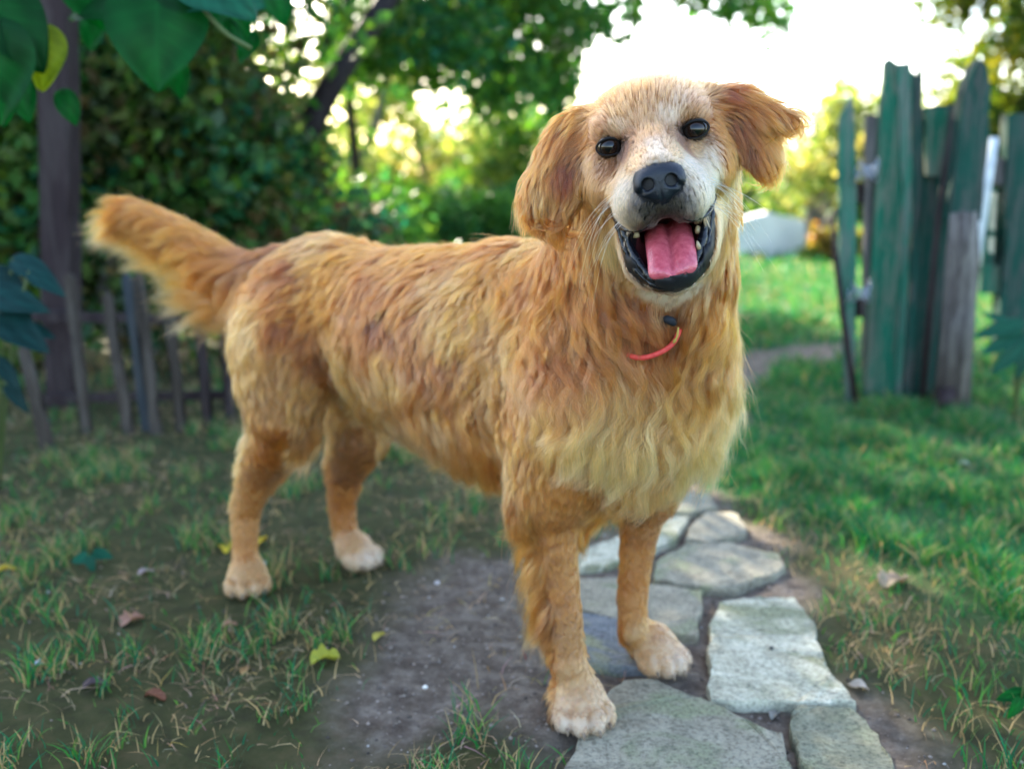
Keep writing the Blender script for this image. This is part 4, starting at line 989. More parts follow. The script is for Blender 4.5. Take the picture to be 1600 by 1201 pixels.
for a in ((508, 1030, .040, .3, (0.42, 0.42, 0.06), 'bright yellow green lobed leaf on the bare earth left of the near front paw', 'lobed'),
          (383, 1046, .020, 1.4, (0.40, 0.24, 0.10), 'small upright tan leaf left of the bright yellow green leaf', 'oval'),
          (150, 1070, .034, .1, (0.10, 0.07, 0.075), 'dull grey brown leaf lying in moss at the lower left', 'oval'),
          (242, 1084, .032, -.4, (0.22, 0.09, 0.05), 'reddish brown leaf near the dull grey brown one', 'oval'),
          (206, 966, .036, .8, (0.40, 0.22, 0.15), 'pinkish tan crumpled leaf in the grass below the tail', 'lobed'),
          (228, 890, .026, .5, (0.42, 0.32, 0.30), 'pale pinkish leaf left of the near hind paw', 'oval'),
          (358, 975, .022, .2, (0.45, 0.24, 0.16), 'small salmon coloured leaf just below the near hind paw', 'oval'),
          (592, 994, .024, 1.0, (0.48, 0.42, 0.08), 'small yellow leaf at the edge of the bare earth below the far hind paw', 'oval'),
          (12, 890, .030, .2, (0.60, 0.45, 0.04), 'yellow leaf at the left edge of the grass', 'oval'),
          (404, 848, .045, 1.3, (0.66, 0.50, 0.05), 'yellow leaf standing right behind the near hind leg', 'oval'),
          (352, 852, .040, 1.8, (0.60, 0.48, 0.05), 'yellow leaf peeping out left of the near hind leg', 'oval'),
          (1480, 722, .034, .4, (0.66, 0.45, 0.05), 'orange yellow leaf on the right hand lawn', 'oval'),
          (1506, 722, .028, 2.4, (0.50, 0.56, 0.42), 'pale greenish leaf beside the orange yellow one', 'oval'),
          (1395, 908, .052, .5, (0.42, 0.31, 0.20), 'large tan crumpled leaf on the grass at the right', 'lobed'),
          (1342, 1066, .026, 2.6, (0.50, 0.42, 0.33), 'pale curled leaf beside the corner of the pale mottled flagstone', 'oval'),
          (1210, 1108, .020, .9, (0.28, 0.26, 0.22), 'small grey leaf scrap in the gap between two flagstones', 'oval'),
          (1330, 735, .030, .9, (0.36, 0.22, 0.16), 'brown leaf in the lawn left of the orange yellow one', 'oval'),
          (1240, 700, .026, .2, (0.40, 0.26, 0.16), 'tan leaf low in the lawn right of the chest fur', 'oval')):
    curled_leaf(*a[:6], shape=a[6])
for px, py, rr_, c, lab in ((62, 1034, .0055, (0.42, 0.50, 0.58), 'pale blue grey pebble at the lower left'), (664, 1073, .0035, (0.75, 0.72, 0.66), 'white pebble on the bare earth'), (412, 880, .006, (0.5, 0.55, 0.6), 'pale pebble behind the near hind paw'),
                            (683, 910, .0045, (0.5, 0.46, 0.46), 'pinkish grey pebble near the far hind paw'), (1205, 1012, .003, (0.03, 0.03, 0.035), 'black speck of gravel on the pale mottled flagstone')):
    bm = bmesh.new(); bmesh.ops.create_icosphere(bm, subdivisions=3, radius=rr_)
    for v in bm.verts: v.co *= 1 + 0.12 * math.sin(v.co.x * 700 + v.co.y * 500); v.co.z *= 0.7
    me = bpy.data.meshes.new('pebble'); bm.to_mesh(me); bm.free(); me.polygons.foreach_set('use_smooth', [True] * len(me.polygons))
    pm_ = Mat('pebble', 0.6, 0.3); pm_.col(pm_.ramp(pm_.noise(500, 4), [(0.3, tuple(v * .8 for v in c)), (0.7, c)])); me.materials.append(pm_.m)
    o = link(bpy.data.objects.new('pebble', me)); o.location = GP(px, py, rr_ * 0.4 if px < 1100 else 0.005); tag(o, lab, 'pebble', 'pebbles on the ground')
# ================================================================== FENCES, GATE, POSTS
def wood(name, a, b, c, sx=(60, 60, 3), rough=0.7):
    m = Mat(name, rough, 0.12)
    g = m.noise(1.0, 8, 0.7, stretch=sx, dist=0.3)
    chip = m.ramp(m.noise(9, 10, 0.8, stretch=(3.5, 3.5, .45)), [(0.47, (0, 0, 0)), (0.56, (1, 1, 1))])
    m.col(m.mix(chip, m.ramp(g, [(0.3, a), (0.6, b)]), m.mix(1.0, c, m.ramp(g, [(0.3, (0.6, .6, .6)), (0.7, (1.15, 1.15, 1.15))]), 'MULTIPLY')))
    m.bump(g, 0.8, 0.004); return m.m
W_GREEN = wood('green_painted_wood', (0.004, 0.050, 0.030), (0.009, 0.115, 0.070), (0.11, 0.13, 0.10))
W_GREEN2 = wood('dark_green_wood', (0.004, 0.028, 0.022), (0.008, 0.062, 0.046), (0.065, 0.072, 0.066))
W_PALE = wood('pale_green_wood', (0.014, 0.085, 0.055), (0.030, 0.14, 0.095), (0.11, 0.14, 0.12))
W_GREY = wood('weathered_grey_wood', (0.055, 0.050, 0.052), (0.13, 0.115, 0.115), (0.19, 0.175, 0.17))
W_BROWN = wood('dark_brown_wood', (0.016, 0.011, 0.013), (0.034, 0.022, 0.024), (0.05, 0.038, 0.038))
W_PICK = wood('picket_wood', (0.026, 0.021, 0.018), (0.058, 0.046, 0.038), (0.090, 0.076, 0.066))
W_BLUE = wood('bluish_picket_wood', (0.025, 0.032, 0.040), (0.045, 0.054, 0.064), (0.065, 0.070, 0.075))
W_BARK = wood('bark', (0.045, 0.038, 0.036), (0.10, 0.085, 0.080), (0.20, 0.18, 0.165), sx=(30, 30, 8))
def slab(name, px_outline, Y, thick, mat, parent=None, origin=(0, 0, 0), rough=0.0015):
    """a board standing Y ahead: its outline in picture order, its own thickness"""
    P = np.array([PX(x, y, Y) for x, y in px_outline]); n = len(P)
    pts = []
    for i in range(n):
        a, b = P[i], P[(i + 1) % n]; m = max(1, int(np.linalg.norm(b - a) / 0.05))
        for j in range(m): pts.append(a + (b - a) * j / m)
    pts = np.array(pts); r = np.random.default_rng(len(pts)); pts += r.normal(size=pts.shape) * rough * [1, 0, 1]; n = len(pts)
    bm = bmesh.new()
    A = [bm.verts.new(p - np.asarray(origin)) for p in pts]; B = [bm.verts.new(p + [0, thick, 0] - np.asarray(origin)) for p in pts]
    fs = [bm.faces.new(A), bm.faces.new(B[::-1])]
    for i in range(n): bm.faces.new((A[i], B[i], B[(i + 1) % n], A[(i + 1) % n]))
    bmesh.ops.triangulate(bm, faces=fs); bmesh.ops.recalc_face_normals(bm, faces=bm.faces)
    me = bpy.data.meshes.new(name); bm.to_mesh(me); bm.free(); me.materials.append(mat)
    o = link(bpy.data.objects.new(name, me), parent)
    md = o.modifiers.new('edge', 'BEVEL'); md.width = 0.0015; md.segments = 2; md.limit_method = 'ANGLE'; md.angle_limit = R(50)
    return o
def rod(name, pts, rad, mat, parent=None, origin=(0, 0, 0), seg=12):
    V, F = tube(pts, rad, seg); return mesh_obj(name, V, F, mat, parent, origin)
def foot(o, px, Y):           # drop a line from the picture down to the ground
    return np.array([PX(px, 600, Y)[0], Y, 0.0])

# left picket fence
F0 = np.array([PX(175, 600, 2.46)[0], 2.46, 0.0]); lf = empty('picket_fence', F0)
tag(lf, 'low fence of grey weathered pickets standing in shadow below the tail', 'fence')
def yb(Y):                    # picture row where the ground lies Y ahead
    d = np.array([0, Y, -CAM_H]); return 600.5 - FPX * (d @ UPV) / (d @ FWD)
for (xt, yt, xb, w, mt, Yp) in ((100, 430, 128, 17, W_PICK, 2.46), (158, 458, 192, 20, W_PICK, 2.46), (190, 432, 222, 16, W_BLUE, 2.475), (207, 430, 237, 18, W_PICK, 2.455), (255, 480, 276, 17, W_PICK, 2.49), (300, 470, 318, 17, W_BROWN, 2.53), (340, 460, 352, 18, W_BROWN, 2.56), (388, 450, 396, 18, W_BROWN, 2.6), (432, 450, 436, 18, W_BROWN, 2.64)):
    b = yb(Yp) + 6; w = w * .82; slab('picket', [(xt, yt + 5), (xt + w * .5, yt - 4), (xt + w, yt + 6), (xb + w, b), (xb, b)], Yp, 0.016, mt, lf, F0)
slab('rail', [(40, 486), (470, 500), (470, 514), (40, 502)], 2.67, 0.02, W_BROWN, lf, F0)
slab('rail', [(60, 618), (470, 608), (470, 620), (60, 632)], 2.67, 0.02, W_BROWN, lf, F0)
ls = np.array([PX(70, 600, 2.3)[0], 2.3, 0.0])
tag(slab('leaning_stake', [(22, 520), (36, 518), (84, yb(2.3) + 6), (64, yb(2.3) + 6)], 2.3, 0.016, W_PICK), 'single grey stake leaning left of the picket fence', 'stake')
# dark post at the left
pt = np.array([PX(82, 600, 2.75)[0], 2.75, 0.0])
tag(slab('wooden_post', [(54, -700), (100, -700), (104, 100), (108, 400), (112, yb(2.75) + 6), (72, yb(2.75) + 6), (62, 400), (58, 100)], 2.75, 0.08, W_BROWN), 'tall dark brown post at the left with vine leaves in front', 'post')

# old green gate on the right
YG = 2.86; G0 = np.array([PX(1400, 600, YG)[0], YG, 0.0]); gt = empty('wooden_gate', G0); yG = yb(YG) + 18
tag(gt, 'old green board gate with jagged broken tops, tied up with wire', 'gate')
S = lambda name, o, dy, th, m: slab(name, o, YG + dy, th, m, gt, G0)
S('board', [(1312, 190), (1322, 165), (1333, 148), (1336, 200), (1338, 330), (1336, yb(YG - .03) + 4), (1322, yb(YG - .03) + 4), (1312, 400)], -0.03, 0.018, W_PALE)
S('board', [(1354, 182), (1370, 178), (1372, 300), (1366, yG), (1348, yG)], 0.03, 0.018, W_GREY)
S('board', [(1383, 97), (1391, 91), (1401, 98), (1410, 350), (1398, yG), (1350, yG), (1362, 430), (1374, 200)], 0.0, 0.022, W_GREEN)
S('board', [(1404, 99), (1422, 97), (1424, 108), (1424, 350), (1408, yG), (1399, yG), (1411, 350), (1402, 101)], -0.006, 0.022, W_PALE)
S('board', [(1425, 110), (1433, 118), (1440, 106), (1443, 108), (1438, 350), (1424, yG), (1410, yG), (1425, 350)], 0.004, 0.022, W_GREEN2)
S('board', [(1442, 168), (1470, 164), (1496, 162), (1494, 300), (1476, yG), (1422, yG), (1438, 350)], 0.035, 0.022, W_GREEN2)
S('cross_board', [(1448, 170), (1482, 168), (1480, 276), (1448, 276)], 0.0, 0.02, W_GREEN)
S('rail', [(1340, 286), (1385, 290), (1385, 322), (1340, 318)], 0.055, 0.03, W_BROWN)
S('rail', [(1336, 466), (1378, 470), (1378, 500), (1336, 496)], 0.055, 0.03, W_BROWN)
wire = Mat('galvanised_wire', 0.35, 0.5).col((0.30, 0.32, 0.38)); wire.b.inputs['Metallic'].default_value = 0.7
for cx, cyy in ((1352, 268), (1340, 458)):
    t = np.linspace(0, 1, 70); c0 = PX(cx, cyy, YG - 0.05)
    pts = c0 + np.column_stack([0.035 * np.cos(t * 19) * (1 - .4 * t) + .01 * t, 0.03 * np.sin(t * 19), 0.022 * np.sin(t * 33) + 0.03 * t - .015])
    rod('wire', pts, 0.0022, wire.m, gt, G0, 6)
rod('latch_rod', [PX(1492, 175, YG - .04), PX(1478, 260, YG - .04), PX(1462, 380, YG - .045), PX(1440, yb(YG - .05), YG - .05)], 0.0095, W_BROWN, gt, G0)
# posts beside it
YP = 2.76; p0 = np.array([PX(1490, 600, YP)[0], YP, 0.0])
gp = empty('gate_post', p0); tag(gp, 'dark green post with a pointed top spliced onto a grey bark stump', 'post')
slab('post_head', [(1500, 200), (1506, 140), (1520, 108), (1531, 91), (1542, 104), (1548, 140), (1546, 210), (1532, 345), (1482, 345)], YP, 0.05, W_GREEN2, gp, p0)
V, F = tube([PX(1506, 332, YP - .01), PX(1503, 400, YP - .01), PX(1496, 500, YP), PX(1486, yb(YP) + 10, YP)], [0.036, 0.040, 0.043, 0.052], 20)
V = V + 0.003 * np.random.default_rng(3).normal(size=V.shape); mesh_obj('stump', V, F, W_BARK, gp, p0)
tag(rod('leaning_stick', [PX(1300, 338, 2.8), PX(1306, 400, 2.8), PX(1318, 500, 2.8), PX(1338, yb(2.8) + 4, 2.8)], [0.006, 0.008, 0.009, 0.010], W_BROWN), 'thin dark stick leaning left of the green gate', 'stick')
wp = Mat('white_pole_paint', 0.5, 0.4); wp.col(wp.ramp(wp.noise(20, 6), [(0.3, (0.40, 0.43, 0.46)), (0.7, (0.62, 0.64, 0.66))]))
tag(rod('white_pole', [PX(1552, 215, 3.3), PX(1540, 300, 3.3), PX(1520, 430, 3.3), PX(1503, yb(3.3) + 4, 3.3)], 0.016, wp.m), 'thin white pole leaning right of the dark green post', 'pole')
# second gate far right
YR = 3.55; R0 = np.array([PX(1570, 600, YR)[0], YR, 0.0]); g2 = empty('lattice_gate', R0); tag(g2, 'green latticed garden gate at the right edge of the picture', 'gate')
slab('post', [(1574, 178), (1640, 178), (1632, yb(YR) + 4), (1556, yb(YR) + 4), (1570, 400)], YR, 0.05, W_GREEN2, g2, R0)
slab('rail', [(1536, 415), (1574, 417), (1571, 460), (1530, 458)], YR + .02, 0.03, W_GREEN, g2, R0)
slab('top_rail', [(1552, 246), (1578, 248), (1576, 290), (1548, 288)], YR + .02, 0.03, W_GREY, g2, R0)
for o in ([(1544, 292), (1550, 292), (1542, 415), (1536, 415)], [(1560, 292), (1564, 292), (1558, 415), (1554, 415)], [(1544, 292), (1577, 294), (1576, 302), (1543, 300)], [(1540, 360), (1574, 362), (1574, 372), (1540, 370)], [(1541, 395), (1574, 397), (1574, 417), (1538, 416)]):
    slab('slat', o, YR + .055, 0.012, W_PALE, g2, R0)
slab('slat', [(1574, 460), (1660, 460), (1660, 500), (1574, 500)], YR + .055, .02, W_GREEN2, g2, R0)
# rusty tin and burnt stump at the foot of the post
rust = Mat('rusty_metal', 0.7, 0.4); rust.col(rust.ramp(rust.noise(40, 6), [(0.35, (0.06, 0.03, 0.015)), (0.6, (0.22, 0.10, 0.03))]))
c = GP(1446, 590); bm = bmesh.new(); bmesh.ops.create_cone(bm, segments=24, radius1=0.016, radius2=0.018, depth=0.07, cap_ends=True); bmesh.ops.bevel(bm, geom=bm.edges[:], offset=0.002, segments=2)
me = bpy.data.meshes.new('rusty_pipe'); bm.to_mesh(me); bm.free(); me.materials.append(rust.m); o = link(bpy.data.objects.new('rusty_pipe', me)); o.location = (c[0], c[1] - .1, 0.075 - .04); tag(o, 'short rusty pipe end standing at the foot of the green gate', 'pipe')
c = GP(1476, 640); V, F = tube([c + [0, 0, -.01], c + [0.004, 0, .03], c + [0, 0.005, .062]], [0.034, 0.030, 0.022], 16); V = V + 0.002 * np.random.default_rng(8).normal(size=V.shape)
tag(mesh_obj('charred_log_end', V, F, W_BROWN), 'dark charred log end in front of the grey bark stump', 'log')
c = GP(1472, 612); bm = bmesh.new(); bmesh.ops.create_icosphere(bm, subdivisions=3, radius=0.013)
for v in bm.verts: v.co *= 1 + 0.15 * math.sin(v.co.x * 190) * math.cos(v.co.z * 150); v.co.z *= 1.25
me = bpy.data.meshes.new('rusty_lump'); bm.to_mesh(me); bm.free(); me.materials.append(rust.m); o = link(bpy.data.objects.new('rusty_lump', me)); o.location = (c[0], c[1], 0.075); tag(o, 'orange rusty lump resting on the charred log end', 'scrap metal')
# ================================================================== TREES AND SHRUBS
FOL = leaf_mat('foliage', trans=0.5, rough=0.42)
def leaf_cloud(name, centers, spread, count, size, cols, seed, parent=None, origin=(0, 0, 0), aspect=0.62, droop=0.3):
    """many single leaves gathered round the given clump centres: one mesh"""
    r = np.random.default_rng(seed); C = np.asarray(centers, float); n = count
    k = r.integers(0, len(C), n); sp = np.broadcast_to(np.asarray(spread, float), (len(C),))[k]
    g = r.normal(size=(n, 3)); g = g / np.linalg.norm(g, axis=1)[:, None] * (r.random(n) ** 0.45)[:, None]
    p = C[k] + g * sp[:, None]
    a = norm(r.normal(size=(n, 3)) + [0, 0, -droop]); b = norm(np.cross(a, r.normal(size=(n, 3)))); c = np.cross(a, b)
    s = size * (0.55 + 0.9 * r.random(n)); s_ = s[:, None]
    V = np.stack([p, p + a * s_ * .45 + b * s_ * aspect / 2 + c * s_ * .07, p + a * s_, p + a * s_ * .45 - b * s_ * aspect / 2 + c * s_ * .07], 1).reshape(-1, 3)
    F = (np.arange(n) * 4)[:, None] + np.array([[0, 1, 2, 3]])
    cols = np.asarray(cols, float); cl = cols[r.integers(0, len(cols), len(C))][k] * 0.55 + cols[r.integers(0, len(cols), n)] * 0.45
    cl = cl * (0.65 + 0.7 * r.random((n, 1)))
    o = mesh_obj(name, V, F, FOL, parent, origin, smooth=False)
    at = o.data.color_attributes.new('tint', 'FLOAT_COLOR', 'POINT')
    at.data.foreach_set('color', np.repeat(np.column_stack([np.clip(cl, 0.003, .8), np.ones(n)]), 4, 0).astype(np.float32).ravel())
    return o
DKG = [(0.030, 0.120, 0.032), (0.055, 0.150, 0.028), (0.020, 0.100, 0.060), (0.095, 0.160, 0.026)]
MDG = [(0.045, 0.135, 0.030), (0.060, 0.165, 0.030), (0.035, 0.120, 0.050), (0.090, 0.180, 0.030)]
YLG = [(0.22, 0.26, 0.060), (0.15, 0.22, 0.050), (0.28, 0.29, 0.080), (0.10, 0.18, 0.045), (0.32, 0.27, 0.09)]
RDG = [(0.16, 0.075, 0.035), (0.10, 0.075, 0.030), (0.045, 0.070, 0.025)]
def blob(c, r, n, seed, squash=1.0):
    q = np.random.default_rng(seed); g = q.normal(size=(n, 3)); g /= np.linalg.norm(g, axis=1)[:, None]
    return np.asarray(c) + g * (q.random(n) ** 0.4)[:, None] * np.asarray(r) * [1, 1, squash]
def shrub(name, label, cat, base, blobs, clumps, spread, count, size, cols, seed, trunk_r=0.03, mat=None, stems=5, group=None):
    """base on the ground, blobs = list of (centre, radii); stems run from the base into the crown"""
    base = np.asarray(base, float); t = empty(name, base); tag(t, label, cat, group)
    q = np.random.default_rng(seed + 900); per = max(1, clumps // len(blobs))
    C = np.concatenate([blob(c, r_, per, seed + i) for i, (c, r_) in enumerate(blobs)]); C[:, 2] = np.maximum(C[:, 2], 0.05)
    leaf_cloud('crown', C, spread, count, size, cols, seed, t, base)
    parts = []
    for i in range(stems):
        e = C[q.integers(0, len(C))]; m = (base + e) / 2 + q.normal(size=3) * 0.08 * np.linalg.norm(e - base) * [1, 1, .3]
        pts = spline([base + q.normal(size=3) * [.03, .03, 0] - [0, 0, .03], m, e], 9); parts.append(tube(pts, np.linspace(trunk_r, trunk_r * 0.25, 9), 8))
    V, F = join(parts); mesh_obj('trunk', V, F, mat or W_BARK, t, base)
    return t
def XY(px, Y, z): return np.array([PX(px, 600, Y)[0], Y, z])
# dark hedge on the left
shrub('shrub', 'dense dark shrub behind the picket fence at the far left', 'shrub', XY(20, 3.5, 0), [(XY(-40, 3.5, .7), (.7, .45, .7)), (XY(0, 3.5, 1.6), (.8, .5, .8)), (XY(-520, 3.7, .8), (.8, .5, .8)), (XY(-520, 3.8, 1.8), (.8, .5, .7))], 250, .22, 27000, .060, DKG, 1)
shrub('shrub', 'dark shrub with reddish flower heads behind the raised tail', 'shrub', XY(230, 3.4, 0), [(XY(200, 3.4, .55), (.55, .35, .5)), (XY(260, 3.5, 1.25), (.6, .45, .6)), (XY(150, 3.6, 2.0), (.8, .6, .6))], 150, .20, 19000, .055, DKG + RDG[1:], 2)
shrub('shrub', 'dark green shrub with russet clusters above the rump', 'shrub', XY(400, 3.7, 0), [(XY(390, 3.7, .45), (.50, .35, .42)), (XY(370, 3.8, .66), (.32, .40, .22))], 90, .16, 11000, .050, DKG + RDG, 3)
shrub('shrub', 'loose dark shrub above the middle of the back', 'shrub', XY(530, 4.6, 0), [(XY(520, 4.6, .30), (.45, .3, .28)), (XY(600, 4.9, .28), (.5, .35, .22))], 70, .15, 7000, .05, DKG + MDG, 4)
# leaning tree with the overhanging canopy
tb = XY(360, 3.7, 0); tr = empty('leaning_tree', tb); tag(tr, 'dark tree leaning to the right whose canopy hangs over the top of the picture', 'tree')
bark2 = wood('dark_bark', (0.007, 0.005, 0.006), (0.018, 0.012, 0.012), (0.03, 0.024, 0.024), sx=(20, 20, 6))
tp = [tb - [0, 0, .05], PX(400, 380, 3.7), PX(448, 275, 3.72), PX(520, 130, 3.8), PX(602, 5, 4.0), PX(680, -130, 4.3), PX(740, -330, 4.6)]
parts = [tube(spline(tp, 26), np.linspace(.052, .038, 26), 12)]
parts.append(tube(spline([PX(540, 100, 3.85), PX(550, 40, 4.1), PX(505, -120, 4.5)], 10), np.linspace(.02, .012, 10), 8))
parts.append(tube(spline([PX(620, -30, 4.1), PX(760, -30, 5.4), PX(950, -20, 5.6), PX(1150, 30, 5.8)], 16), np.linspace(.035, .008, 16), 8))
parts.append(tube(spline([PX(462, 245, 3.75), PX(400, 110, 4.0), PX(290, -60, 4.4)], 12), np.linspace(.022, .012, 12), 8))
V, F = join(parts); mesh_obj('trunk', V, F, bark2, tr, tb)
cc = []
q = np.random.default_rng(55)
def add_px(n, x0, x1, y0, y1, Y0, Y1):
    for _ in range(n):
        cc.append(PX(q.uniform(x0, x1), q.uniform(y0, y1), q.uniform(Y0, Y1)))
add_px(10, 300, 430, -40, 200, 4.6, 5.8); add_px(34, 520, 760, -60, 110, 4.8, 6.2); add_px(16, 560, 840, 60, 175, 5.0, 6.4)
add_px(34, 740, 960, -90, 55, 5.2, 6.4); add_px(14, 720, 870, 20, 130, 5.2, 6.4); add_px(6, 840, 880, 90, 170, 6.0, 6.6); add_px(14, 960, 1240, -90, 5, 5.4, 6.4); add_px(4, 1130, 1240, 0, 40, 5.6, 6.2)
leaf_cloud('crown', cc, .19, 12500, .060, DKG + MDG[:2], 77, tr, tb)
up = blob(XY(430, 5.6, 3.2), (2.3, 1.6, 1.3), 260, 5); up2 = blob(XY(900, 6.2, 3.6), (1.9, 1.2, 0.9), 130, 6)  # unseen upper crown, made broad to keep direct sun off the foreground
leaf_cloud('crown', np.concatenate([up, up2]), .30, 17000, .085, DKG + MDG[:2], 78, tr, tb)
# thin trunk beside it
tag(rod('thin_tree_trunk', [PX(575, 420, 6.0) , PX(556, 260, 6.0), PX(545, 150, 6.0), PX(538, 0, 6.0), PX(530, -120, 6.0)], [.03, .028, .025, .02, .015], bark2), 'thin dark trunk just right of the leaning trunk', 'tree trunk')
# tall trees out of the top left, seen as the dark mass beside the leaning one
shrub('tree', 'tall dark tree filling the upper left behind the vine leaves', 'tree', XY(150, 4.9, 0), [(XY(120, 4.9, 1.5), (1.0, .6, .9)), (XY(50, 4.9, 3.0), (1.6, 1.0, 1.3))], 150, .25, 15000, .075, DKG, 8, .06)
# sunlit far trees
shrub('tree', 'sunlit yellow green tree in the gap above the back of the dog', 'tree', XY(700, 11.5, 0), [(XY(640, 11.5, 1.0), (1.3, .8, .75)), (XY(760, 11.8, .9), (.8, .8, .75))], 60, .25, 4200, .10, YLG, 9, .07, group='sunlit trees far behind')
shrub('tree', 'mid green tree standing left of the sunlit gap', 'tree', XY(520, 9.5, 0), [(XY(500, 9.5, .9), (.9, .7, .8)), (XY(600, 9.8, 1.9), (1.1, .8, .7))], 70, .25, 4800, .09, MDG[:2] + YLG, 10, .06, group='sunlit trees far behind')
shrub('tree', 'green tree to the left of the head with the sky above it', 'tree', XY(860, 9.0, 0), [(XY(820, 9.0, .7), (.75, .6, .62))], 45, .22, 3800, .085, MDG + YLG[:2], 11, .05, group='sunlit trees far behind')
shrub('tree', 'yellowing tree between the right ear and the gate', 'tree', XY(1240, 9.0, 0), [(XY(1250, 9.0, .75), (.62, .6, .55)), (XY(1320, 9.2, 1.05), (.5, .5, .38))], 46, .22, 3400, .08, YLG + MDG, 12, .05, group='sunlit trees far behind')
shrub('tree', 'large yellow green tree over the gates at the upper right', 'tree', XY(1600, 6.6, 0), [(XY(1620, 6.6, 1.25), (.95, .6, .8)), (XY(1640, 6.4, 1.9), (1.0, .6, .6)), (XY(1540, 6.7, .75), (.5, .4, .40))], 170, .19, 24000, .065, [(0.05, 0.11, 0.02), (0.035, 0.085, 0.02), (0.09, 0.12, 0.02), (0.14, 0.14, 0.02)], 13, .06)
shrub('hedge', 'long low green hedge closing the garden far behind the dog', 'hedge', XY(700, 13.5, 0), [(XY(100, 13.5, .6), (2.4, .5, .8)), (XY(-500, 13.5, .6), (2.8, .5, .8)), (XY(480, 13.5, .5), (1.6, .5, .6)), (XY(700, 13.6, .5), (1.6, .5, .6)), (XY(900, 13.7, .45), (1.6, .5, .5)), (XY(1080, 13.6, .45), (1.5, .5, .5)), (XY(1400, 13.5, .5), (2.6, .5, .6))], 360, .30, 27000, .12, MDG + DKG[:2] + YLG[:2], 14, .03, stems=12)
shrub('shrub', 'bright green bush just above the middle of the back', 'shrub', XY(650, 7.6, 0), [(XY(640, 7.6, .25), (.7, .4, .26)), (XY(790, 7.8, .25), (.6, .4, .24))], 60, .18, 6500, .07, MDG, 15, .02)
shrub('flowering_bush', 'low bush with orange yellow blossom beside the pale wall', 'bush', XY(1282, 7.5, 0), [(XY(1285, 7.5, .12), (.22, .15, .12))], 14, .08, 1500, .05, [(0.26, 0.14, 0.04), (0.28, 0.24, 0.06), (0.08, 0.16, 0.03), (0.10, 0.2, 0.04), (0.08, 0.16, 0.03)], 16, .008)
# pale low wall
pl = Mat('whitewashed_wall', 0.85, 0.2); pl.col(pl.ramp(pl.noise(5, 6), [(0.3, (0.55, 0.55, 0.57)), (0.7, (0.74, 0.73, 0.74))])); pl.bump(pl.noise(30, 6), .4, .01)
tag(slab('low_wall', [(1150, 345), (1200, 332), (1258, 345), (1262, yb(7.9) + 2), (1148, yb(7.9) + 2)], 7.9, 0.18, pl.m), 'low pale wall seen between the cheek of the dog and the gate', 'wall')
tag(rod('grey_post', [PX(500, 400, 5.9) * [1, 1, 0], PX(495, 370, 5.9), PX(492, 315, 5.9)], .05, W_GREY), 'short grey post behind the back of the dog', 'post')
bw = Mat('beige_render', 0.9, 0.15); bw.col(bw.ramp(bw.noise(4, 5), [(0.3, (0.42, 0.36, 0.27)), (0.7, (0.55, 0.48, 0.37))]))
tag(slab('garden_wall', [(1490, 300), (1900, 300), (1900, yb(6.0) + 3), (1490, yb(6.0) + 3)], 6.0, 0.2, bw.m), 'beige wall behind the lattice gate', 'wall')

# ------------------------------------------------------------------ nearer plants
def big_leaf(px, py, Y, size, ang, tilt, yaw, wide=0.9, heart=0.25, nu=34, nv2=25, wave=0.05):
    """a broad veined leaf; ang = direction of its tip in the picture (radians, 0 = right, positive = down)"""
    V = []
    for i in range(nu):
        u = i / (nu - 1); w = wide * 0.5 * (math.sin(math.pi * u ** 0.62)) ** 0.75 if 0 < u < 1 else 0.004
        for j in range(nv2):
            v = 2 * j / (nv2 - 1) - 1
            back_ = heart * (abs(v) ** 1.5) * (1 - u) ** 2
            V.append([(u - back_) , v * w, -0.22 * u * u + 0.10 * abs(v) * w + wave * math.sin(7 * u + 3 * v) * abs(v)])
    V = np.array(V) * size
    tip = norm(RGT * math.cos(ang) - UPV * math.sin(ang) + FWD * tilt); nrm = norm(-FWD * 1.0 + UPV * 0.5 + RGT * yaw); nrm = norm(nrm - tip * (nrm @ tip)); sid = np.cross(nrm, tip)
    P = PX(px, py, Y) + V[:, :1] * tip + V[:, 1:2] * sid + V[:, 2:3] * nrm
    F = [(i * nv2 + j, (i + 1) * nv2 + j, (i + 1) * nv2 + j + 1, i * nv2 + j + 1) for i in range(nu - 1) for j in range(nv2 - 1)]
    return P, F
def lmat(name, c, tr=0.35):
    m = leaf_mat(name, attr=True, trans=tr, rough=0.4); m['leaf_colour'] = c; return m
def leaf_obj(P, F, mt, par, org, nu=34, nv2=25):
    o = mesh_obj('leaf', P, F, mt, par, org); c = np.array(mt['leaf_colour'])
    u, v = np.meshgrid(np.linspace(0, 1, nu), np.linspace(-1, 1, nv2), indexing='ij')
    vein = np.exp(-(v / .07) ** 2) + 0.8 * np.exp(-((((u * 6.5 - np.abs(v) * 2.0) % 1) - .5) / .10) ** 2) * (np.abs(v) < .93)
    r = np.random.default_rng(len(bpy.data.objects)); blot = 1 + 0.25 * np.sin(u * 9 + r.random() * 6) * np.sin(v * 7 + r.random() * 6)
    C = c[None, None] * (blot * (1 + 0.28 * np.clip(vein, 0, 1)))[..., None] * r.uniform(.8, 1.25)
    a = o.data.color_attributes.new('tint', 'FLOAT_COLOR', 'POINT'); a.data.foreach_set('color', np.concatenate([C, np.ones((nu, nv2, 1))], 2).astype(np.float32).ravel()); return o
VG = lmat('vine_leaf_green', (0.007, 0.052, 0.015), .55); VY = lmat('vine_leaf_yellow', (0.13, 0.19, 0.020), .6); VB = lmat('vine_leaf_bluish', (0.012, 0.085, 0.050), .35)
v0 = PX(250, -260, 1.7); vn = empty('climbing_vine', v0); tag(vn, 'vine with large round green leaves hanging in at the top left corner', 'vine')
vst = Mat('vine_stem', 0.6, 0.3).col((0.07, 0.10, 0.03)).m
